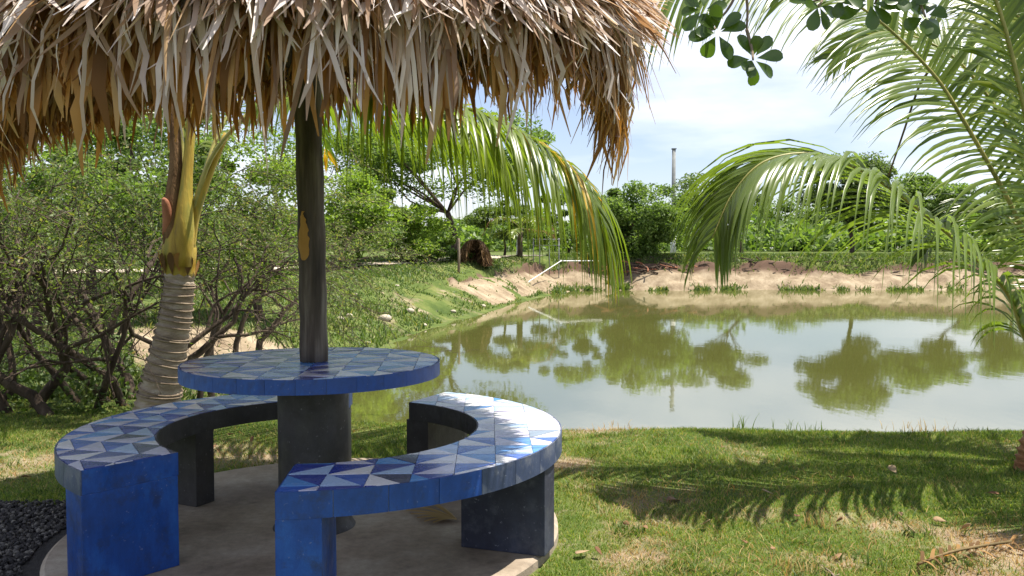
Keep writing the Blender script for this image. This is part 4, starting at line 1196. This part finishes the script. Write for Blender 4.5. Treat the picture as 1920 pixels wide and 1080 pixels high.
sz = r_.uniform(.004, .014, (n, 1, 1)) * r_.uniform(.6, 1.2, (n, 1, 3)) * r_.uniform(.8, 1.2, (n, 12, 1))
V = ico[None] * sz + np.stack([xx, yy, terrain(xx, yy) + .012], 1)[:, None]
F_ = (np.arange(n) * 12)[:, None, None] + icf[None]
tag(quick('gravel', V.reshape(-1, 3), F_.reshape(-1, 3), M['gravel_stone']), 'bed of black gravel beside the concrete pad', 'gravel', kind='stuff')
bx = np.linspace(-3.3, -1.5, 40); gv = []; gf = []
for i, x in enumerate(bx):
    y1 = 4.62 + .42 * (x + 1.95) + .06 * math.sin(9 * x)
    for j in range(24):
        y = 2.8 + (y1 - 2.8) * j / 23; gv.append((x, y, th(x, y) + .006))
    if i:
        for j in range(23): gf.append(((i - 1) * 24 + j, i * 24 + j, i * 24 + j + 1, (i - 1) * 24 + j + 1))
tag(quick('gravel_bed', gv, gf, M['gravel_base'], smooth=True), 'dark soil bed under the black gravel', 'ground', kind='structure')

# ------------------------------------------------------------------ small things
def tuft(px, py, n, L, mat, label, seed, spread=.05, name='grass_tuft', w=.006, z=None):
    r2 = np.random.default_rng(seed)
    p = PZ(px, py, -.03)
    p[2] = th(p[0], p[1])
    o = empty(name, p); tag(o, label, 'grass')
    for k in range(min(n, 40)):
        a = r2.uniform(0, 6.28); l_ = L * r2.uniform(.5, 1.1); le = r2.uniform(.15, .75)
        d = np.array([math.cos(a), math.sin(a), 0])
        b_ = p + np.array([*r2.normal(0, spread, 2), -.005])
        C = [b_ + d * l_ * le * u * u + np.array([0, 0, l_ * u * (1 - .25 * le * u)]) for u in np.linspace(0, 1, 5)]
        sd = np.array([-d[1], d[0], 0]); V = []; Fq = []
        for i, c in enumerate(C):
            hw = w * .5 * (1 - .85 * (i / 4) ** 1.5); V += [c - sd * hw, c + sd * hw]
            if i: Fq.append((2 * i - 2, 2 * i - 1, 2 * i + 1, 2 * i))
        quick('blade', V, Fq, M[mat], o, origin=b_)
    return o
tuft(1392, 798, 16, .17, 'weed_blade', 'tall thin green grass tuft standing alone at the water edge', 1, .04, w=.007)
tuft(1738, 805, 40, .11, 'dry_grass', 'yellow dry grass tuft on the pond edge near the young palm', 2, .10)
tuft(1500, 808, 40, .09, 'weed_blade', 'wide low grass tuft on the pond edge by the thin tall tuft', 3, .16)
tuft(1155, 800, 30, .06, 'dry_grass', 'reddish dry grass tuft on the pond edge near the bench', 4, .10)
tuft(1490, 1068, 36, .07, 'dry_grass', 'straw-coloured dry tuft beside the white stick on the lawn', 5, .05)
tuft(1640, 1062, 36, .07, 'weed_blade', 'green tuft in the bare strip of lawn next to the fallen dry frond', 6, .05)
tuft(1535, 985, 30, .06, 'dry_grass', 'orange dry tuft at the bare soil in the middle of the lawn', 7, .05)

def fallen_leaf(px, py, L, ang, label, seed, grp='fallen dry leaves', mat='dry_leaf', wid=.5):
    r2 = np.random.default_rng(seed)
    p = PZ(px, py, -.03); p[2] = th(p[0], p[1]) + .022
    d = np.array([math.cos(ang), math.sin(ang), r2.uniform(-.05, .35)])
    o = round_leaf(None, p, d, L, L * wid, np.array([r2.normal(0, .5), r2.normal(0, .5), 1.0]), mat, 'fallen_leaf', curl=r2.uniform(-.4, .4))
    sol = o.modifiers.new('thick', 'SOLIDIFY'); sol.thickness = .0015
    tag(o, label, 'leaf', grp); return o
fallen_leaf(1248, 945, .10, .7, 'upright tan dry leaf alone on green lawn right of the bench leg', 1)
FL = [(1105, 1035, .13), (1130, 1045, .10), (1180, 990, .08), (1310, 990, .08), (1455, 1035, .06), (1500, 975, .10), (1565, 990, .09), (1720, 1010, .12), (1800, 1000, .10), (1690, 975, .09),
      (1850, 930, .10), (1600, 905, .10), (1450, 935, .09), (1680, 895, .12), (1900, 1040, .11), (1580, 1045, .08), (1215, 1000, .08), (1775, 985, .08), (1640, 1000, .07), (430, 820, .12), (470, 835, .10), (400, 845, .10), (60, 900, .1), (1390, 1020, .06)]
for k, (x, y, L) in enumerate(FL):
    lab = ('curled brown dry leaf lying on grass by the sunlit bench leg' if 1000 < x < 1230 else
           'dry leaf lying on the grass behind the shaded bench' if x < 500 else
           'dry leaf lying around the fallen dry palm frond' if x > 1680 and y > 960 else
           'brown dry leaf lying in the palm shadow on the lawn' if y < 960 else 'brown dry leaf on the sunlit lawn near the dry tufts')
    fallen_leaf(x, y, L * rg.uniform(.45, .75), rg.uniform(0, 6), lab, 20 + k, 'fallen dry leaves: ' + lab.split('lying')[-1].strip())
# dry frond lying at the lower right
fp = PZ(1790, 1052, -.03); fp[2] = th(fp[0], fp[1]) + .02
ff_ = empty('fallen_frond', fp); tag(ff_, 'dry grey brown palm frond lying on the bare lawn corner', 'palm frond')
MB().tube(spline([fp + (-.2, -.1, .0), fp + (0, 0, .02), fp + (.3, .12, .02)], 8), .006, 6).build('stalk', M['petiole_brown'], ff_, smooth=True)
for k in range(22):
    u = k / 21; b_ = fp + np.array([-.2 + .5 * u, -.1 + .22 * u, .012]); sgn = 1 if k % 2 else -1
    d = nrm(np.array([.55 + rg.normal(0, .2), sgn * 1.0 - .2, 0])); L = rg.uniform(.06, .13)
    V = []; Fq = []
    sdv = np.array([-d[1], d[0], 0])
    for i in range(5):
        c = b_ + d * L * i / 4 + (0, 0, .018 * math.sin(3 * i / 4)); hw = .008 * (1 - .8 * (i / 4) ** 2)
        V += [c - sdv * hw, c + sdv * hw]
        if i: Fq.append((2 * i - 2, 2 * i - 1, 2 * i + 1, 2 * i))
    quick('leaflet', V, Fq, M['dead_straw' if k % 3 else 'thatch_under'], ff_, origin=b_)
# white stick
q0, q1 = PZ(1548, 1055, 0), PZ(1572, 1085, 0); q0[2] = th(q0[0], q0[1]) + .012; q1[2] = th(q1[0], q1[1]) + .012
mbs = MB().tube(spline([q0, .5 * (q0 + q1) + (.004, 0, .004), q1], 7), np.linspace(.004, .006, 7), 7)
mbs.tube([.4 * q0 + .6 * q1, .4 * q0 + .6 * q1 + np.array([.03, .01, .008])], [.0035, .002], 5)
tag(mbs.build('stick', M['bark_pale'], smooth=True), 'thin pale stick lying on the lawn near the dry tuft', 'stick')
# pale fan of strips, added to paint a sun patch on the pad
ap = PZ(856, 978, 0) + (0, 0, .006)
sc_ = empty('sun_patch_fan', ap); tag(sc_, 'fan-shaped sun patch made of pale straw strips on the concrete pad', 'sun patch')
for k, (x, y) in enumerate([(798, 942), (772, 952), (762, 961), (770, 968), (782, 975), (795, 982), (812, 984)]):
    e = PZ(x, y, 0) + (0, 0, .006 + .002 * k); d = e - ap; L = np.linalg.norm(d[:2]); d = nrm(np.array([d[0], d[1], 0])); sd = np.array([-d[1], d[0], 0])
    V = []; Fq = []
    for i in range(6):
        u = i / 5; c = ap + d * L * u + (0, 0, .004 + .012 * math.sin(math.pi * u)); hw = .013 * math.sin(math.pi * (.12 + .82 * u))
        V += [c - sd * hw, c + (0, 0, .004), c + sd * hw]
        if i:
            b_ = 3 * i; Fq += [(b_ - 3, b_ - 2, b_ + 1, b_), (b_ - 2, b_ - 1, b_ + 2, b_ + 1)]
    quick('leaflet', V, Fq, M['dry_grass'], sc_, origin=ap)  # pale strip of the added sun patch, no real leaflet

# stones on the left waterline
def stone(px, py, s_, label, seed, zz=None):
    r2 = np.random.default_rng(seed)
    p = PZ(px, py, WATER + .12); p[2] = max(th(p[0], p[1]), WATER)
    V = nrm(ico) * (1 + r2.normal(0, .13, (12, 1))) * np.array([1, .8, .6]) * s_ + p + (0, 0, s_ * .2)
    o = quick('stone', V, icf, M['stone'], origin=p)
    b_ = o.modifiers.new('sub', 'SUBSURF'); b_.levels = b_.render_levels = 1
    tag(o, label, 'stone', 'pale stones at the left waterline')
stone(722, 612, .22, 'largest pale boulder at the left waterline', 1)
for k, (x, y, s_) in enumerate([(640, 628, .13), (655, 622, .10), (768, 600, .17), (795, 606, .12), (690, 640, .08), (850, 588, .12), (905, 575, .13), (745, 585, .09), (668, 600, .08)]):
    stone(x, y, s_, 'small pale stone by the left waterline', 5 + k)

# power pole with its white foot
pb = P(1262, 474, 58); pb[2] = th(pb[0], 58)
po = empty('power_pole', pb); tag(po, 'slim grey power pole with a white painted foot behind the far bank', 'pole')
topz = P(1264, 280, 58)[2]
MB().tube([pb - (0, 0, .2), (pb[0], 58, topz)], [.15, .12], 10).build('shaft', M['grey_pole'], po, smooth=True)
MB().tube([pb - (0, 0, .05), pb + (0, 0, 1.3)], [.2, .19], 12).build('white_foot', M['white_paint'], po, smooth=True)
MB().box((pb[0], 58, topz + .03), (.3, .3, .06)).build('cap', M['grey_pole'], po)
# white gate post and rails by the track
def post(px, ybase, ytop, Y, r_, mat, label, name='post', cat='post', grp=None):
    x = P(px, 470, Y)[0]; z0 = th(x, Y); z1 = P(px, ytop, Y)[2]
    o = MB().tube([(x, Y, z0 - .1), (x + .01, Y, .5 * (z0 + z1)), (x, Y, z1 - .03), (x, Y, z1)], [r_ * 1.1, r_, r_ * .95, r_ * .6], 8).build(name, M[mat], None, smooth=True, origin=(x, Y, z0))
    return tag(o, label, cat, grp)
post(972, 478, 444, 47, .11, 'white_paint', 'white post standing beside the far small palm')
post(860, 492, 447, 34, .05, 'bark_pale', 'thin weathered wooden post on the bank in front of the straw hut')
rail = empty('railing', (P(1030, 470, 44)[0], 44, th(P(1030, 470, 44)[0], 44)))
tag(rail, 'thin grey metal railing at the corner of the pond bank', 'railing')
xs = [P(p_, 470, 44)[0] for p_ in (1000, 1012, 1030, 1048)]
for x in xs:
    z0 = th(x, 44); MB().tube([(x, 44, z0 - .05), (x, 44, 1.78)], .028, 6).build('post', M['grey_pole'], rail, smooth=True)
for z_ in (1.72, 1.42):
    MB().tube([(xs[0] - .05, 43.965, z_), (xs[-1] + .05, 43.965, z_)], .022, 6).build('rail', M['grey_pole'], rail, smooth=True)
# white pipe running down to the water
a_ = P(1052, 489, 42.3); b_ = P(992, 499, 39.5)
a_[2] = max(a_[2], th(a_[0], a_[1]) + .08); b_[2] = th(b_[0], b_[1]) + .08
c2 = P(1130, 489, 43.2)
pm = MB().tube([c2, a_, .3 * a_ + .7 * b_, b_, b_ + (-.05, -.12, -.12)], .023, 8)
pm.tube([a_ - (.03, 0, 0), a_ + (.03, 0, 0)], .034, 8)
tag(pm.build('water_pipe', M['white_paint'], smooth=True), 'white water pipe lying over the bank corner of the pond', 'pipe')
# straw hut on the bank
HY = 37.5
hx = P(890, 470, HY)[0]; hz = th(hx, HY)
hut = empty('straw_hut', (hx, HY, hz)); tag(hut, 'small brown straw shelter with a dark opening on the bank', 'hut')
HR = .66; hh = 1.1
vv = []; ffh = []
for i, (r0_, z0_) in enumerate(((1.0, 0), (1.0, .35), (.92, .6), (.7, .82), (.35, .97), (.04, 1.0))):
    for k in range(15):
        a = R(-50) + R(280) * k / 14
        vv.append((hx + HR * r0_ * math.cos(a), HY + HR * r0_ * math.sin(a), hz - .05 + (hh + .05) * z0_))
for i in range(5):
    for k in range(14): ffh.append((i * 15 + k, i * 15 + k + 1, i * 15 + 16 + k, i * 15 + 15 + k))
sh = MB().add(vv, ffh).build('wall', M['straw'], hut); so_ = sh.modifiers.new('thick', 'SOLIDIFY'); so_.thickness = .05
N = 2600
a = r_.uniform(R(-60), R(240), N); zz = r_.random(N)
rad_ = HR * np.sqrt(np.clip(1 - zz ** 2.2, .02, 1)) + .05
p0 = np.stack([hx + rad_ * np.cos(a), HY + rad_ * np.sin(a), hz + hh * zz], 1)
V, F_ = blades(p0[:, 0], p0[:, 1], p0[:, 2], -r_.uniform(.15, .5, N), r_.uniform(.02, .06, N), r_.uniform(-.9, .4, N), r_)
V[:, 2] = np.maximum(V[:, 2], hz - .02)
tag(quick('straw', V, F_, M['dead_straw'], hut), kind='stuff')
# twigs and roots washed out along the crack of the far bank
N = 170
xk = r_.uniform(3.5, 27, N); kb = 43.6 + 1.9 + r_.normal(0, .35, N)
mbd = MB()
for k in range(N):
    c = np.array([xk[k], kb[k], th(xk[k], kb[k]) + .03]); a = r_.normal(0, .5); L = r_.uniform(.15, .7)
    d = np.array([math.cos(a), math.sin(a) * .3, r_.normal(0, .2)]) * L * .5
    mbd.tube([c - d, c + r_.normal(0, .03, 3), c + d], [.02, .028, .012], 4, False)
tag(mbd.build('bank_debris', M['bark']), 'dark twigs and roots along the crack of the far bank', 'debris', kind='stuff')
# brush pile on the far bank
bp = P(1195, 505, 44.6); bp[2] = th(bp[0], 44.6)
br_ = empty('brush_pile', bp); tag(br_, 'dark pile of dead branches on the far bank below the weeping tree', 'brush pile')
for k in range(46):
    a = r_.uniform(0, 6.28); L = r_.uniform(.5, 1.5)
    c = bp + np.array([r_.normal(0, 1.0), r_.normal(0, .3), r_.uniform(.05, .5)])
    d = np.array([math.cos(a), math.sin(a) * .4, r_.normal(0, .3)]) * L * .5
    e0, e1 = c - d, c + d
    for e in (e0, e1): e[2] = max(e[2], th(e[0], e[1]) + .03)
    MB().tube(spline([e0, c + r_.normal(0, .08, 3), e1], 6), np.linspace(.045, .015, 6), 5).build('branch', M['bark' if k % 3 else 'rust'], br_, smooth=True)
bp = P(1400, 492, 46.2); bp[2] = th(bp[0], 46.2)
br_ = empty('brush_pile', bp); tag(br_, 'thin scatter of dead branches on the far bank under the arching frond', 'brush pile')
for k in range(24):
    a = r_.uniform(0, 6.28); L = r_.uniform(.5, 1.4)
    c = bp + np.array([r_.normal(0, 1.1), r_.normal(0, .3), r_.uniform(.03, .25)])
    d = np.array([math.cos(a), math.sin(a) * .4, r_.normal(0, .2)]) * L * .5
    e0, e1 = c - d, c + d
    for e in (e0, e1): e[2] = max(e[2], th(e[0], e[1]) + .03)
    MB().tube(spline([e0, c + r_.normal(0, .08, 3), e1], 6), np.linspace(.04, .012, 6), 5).build('branch', M['bark'], br_, smooth=True)
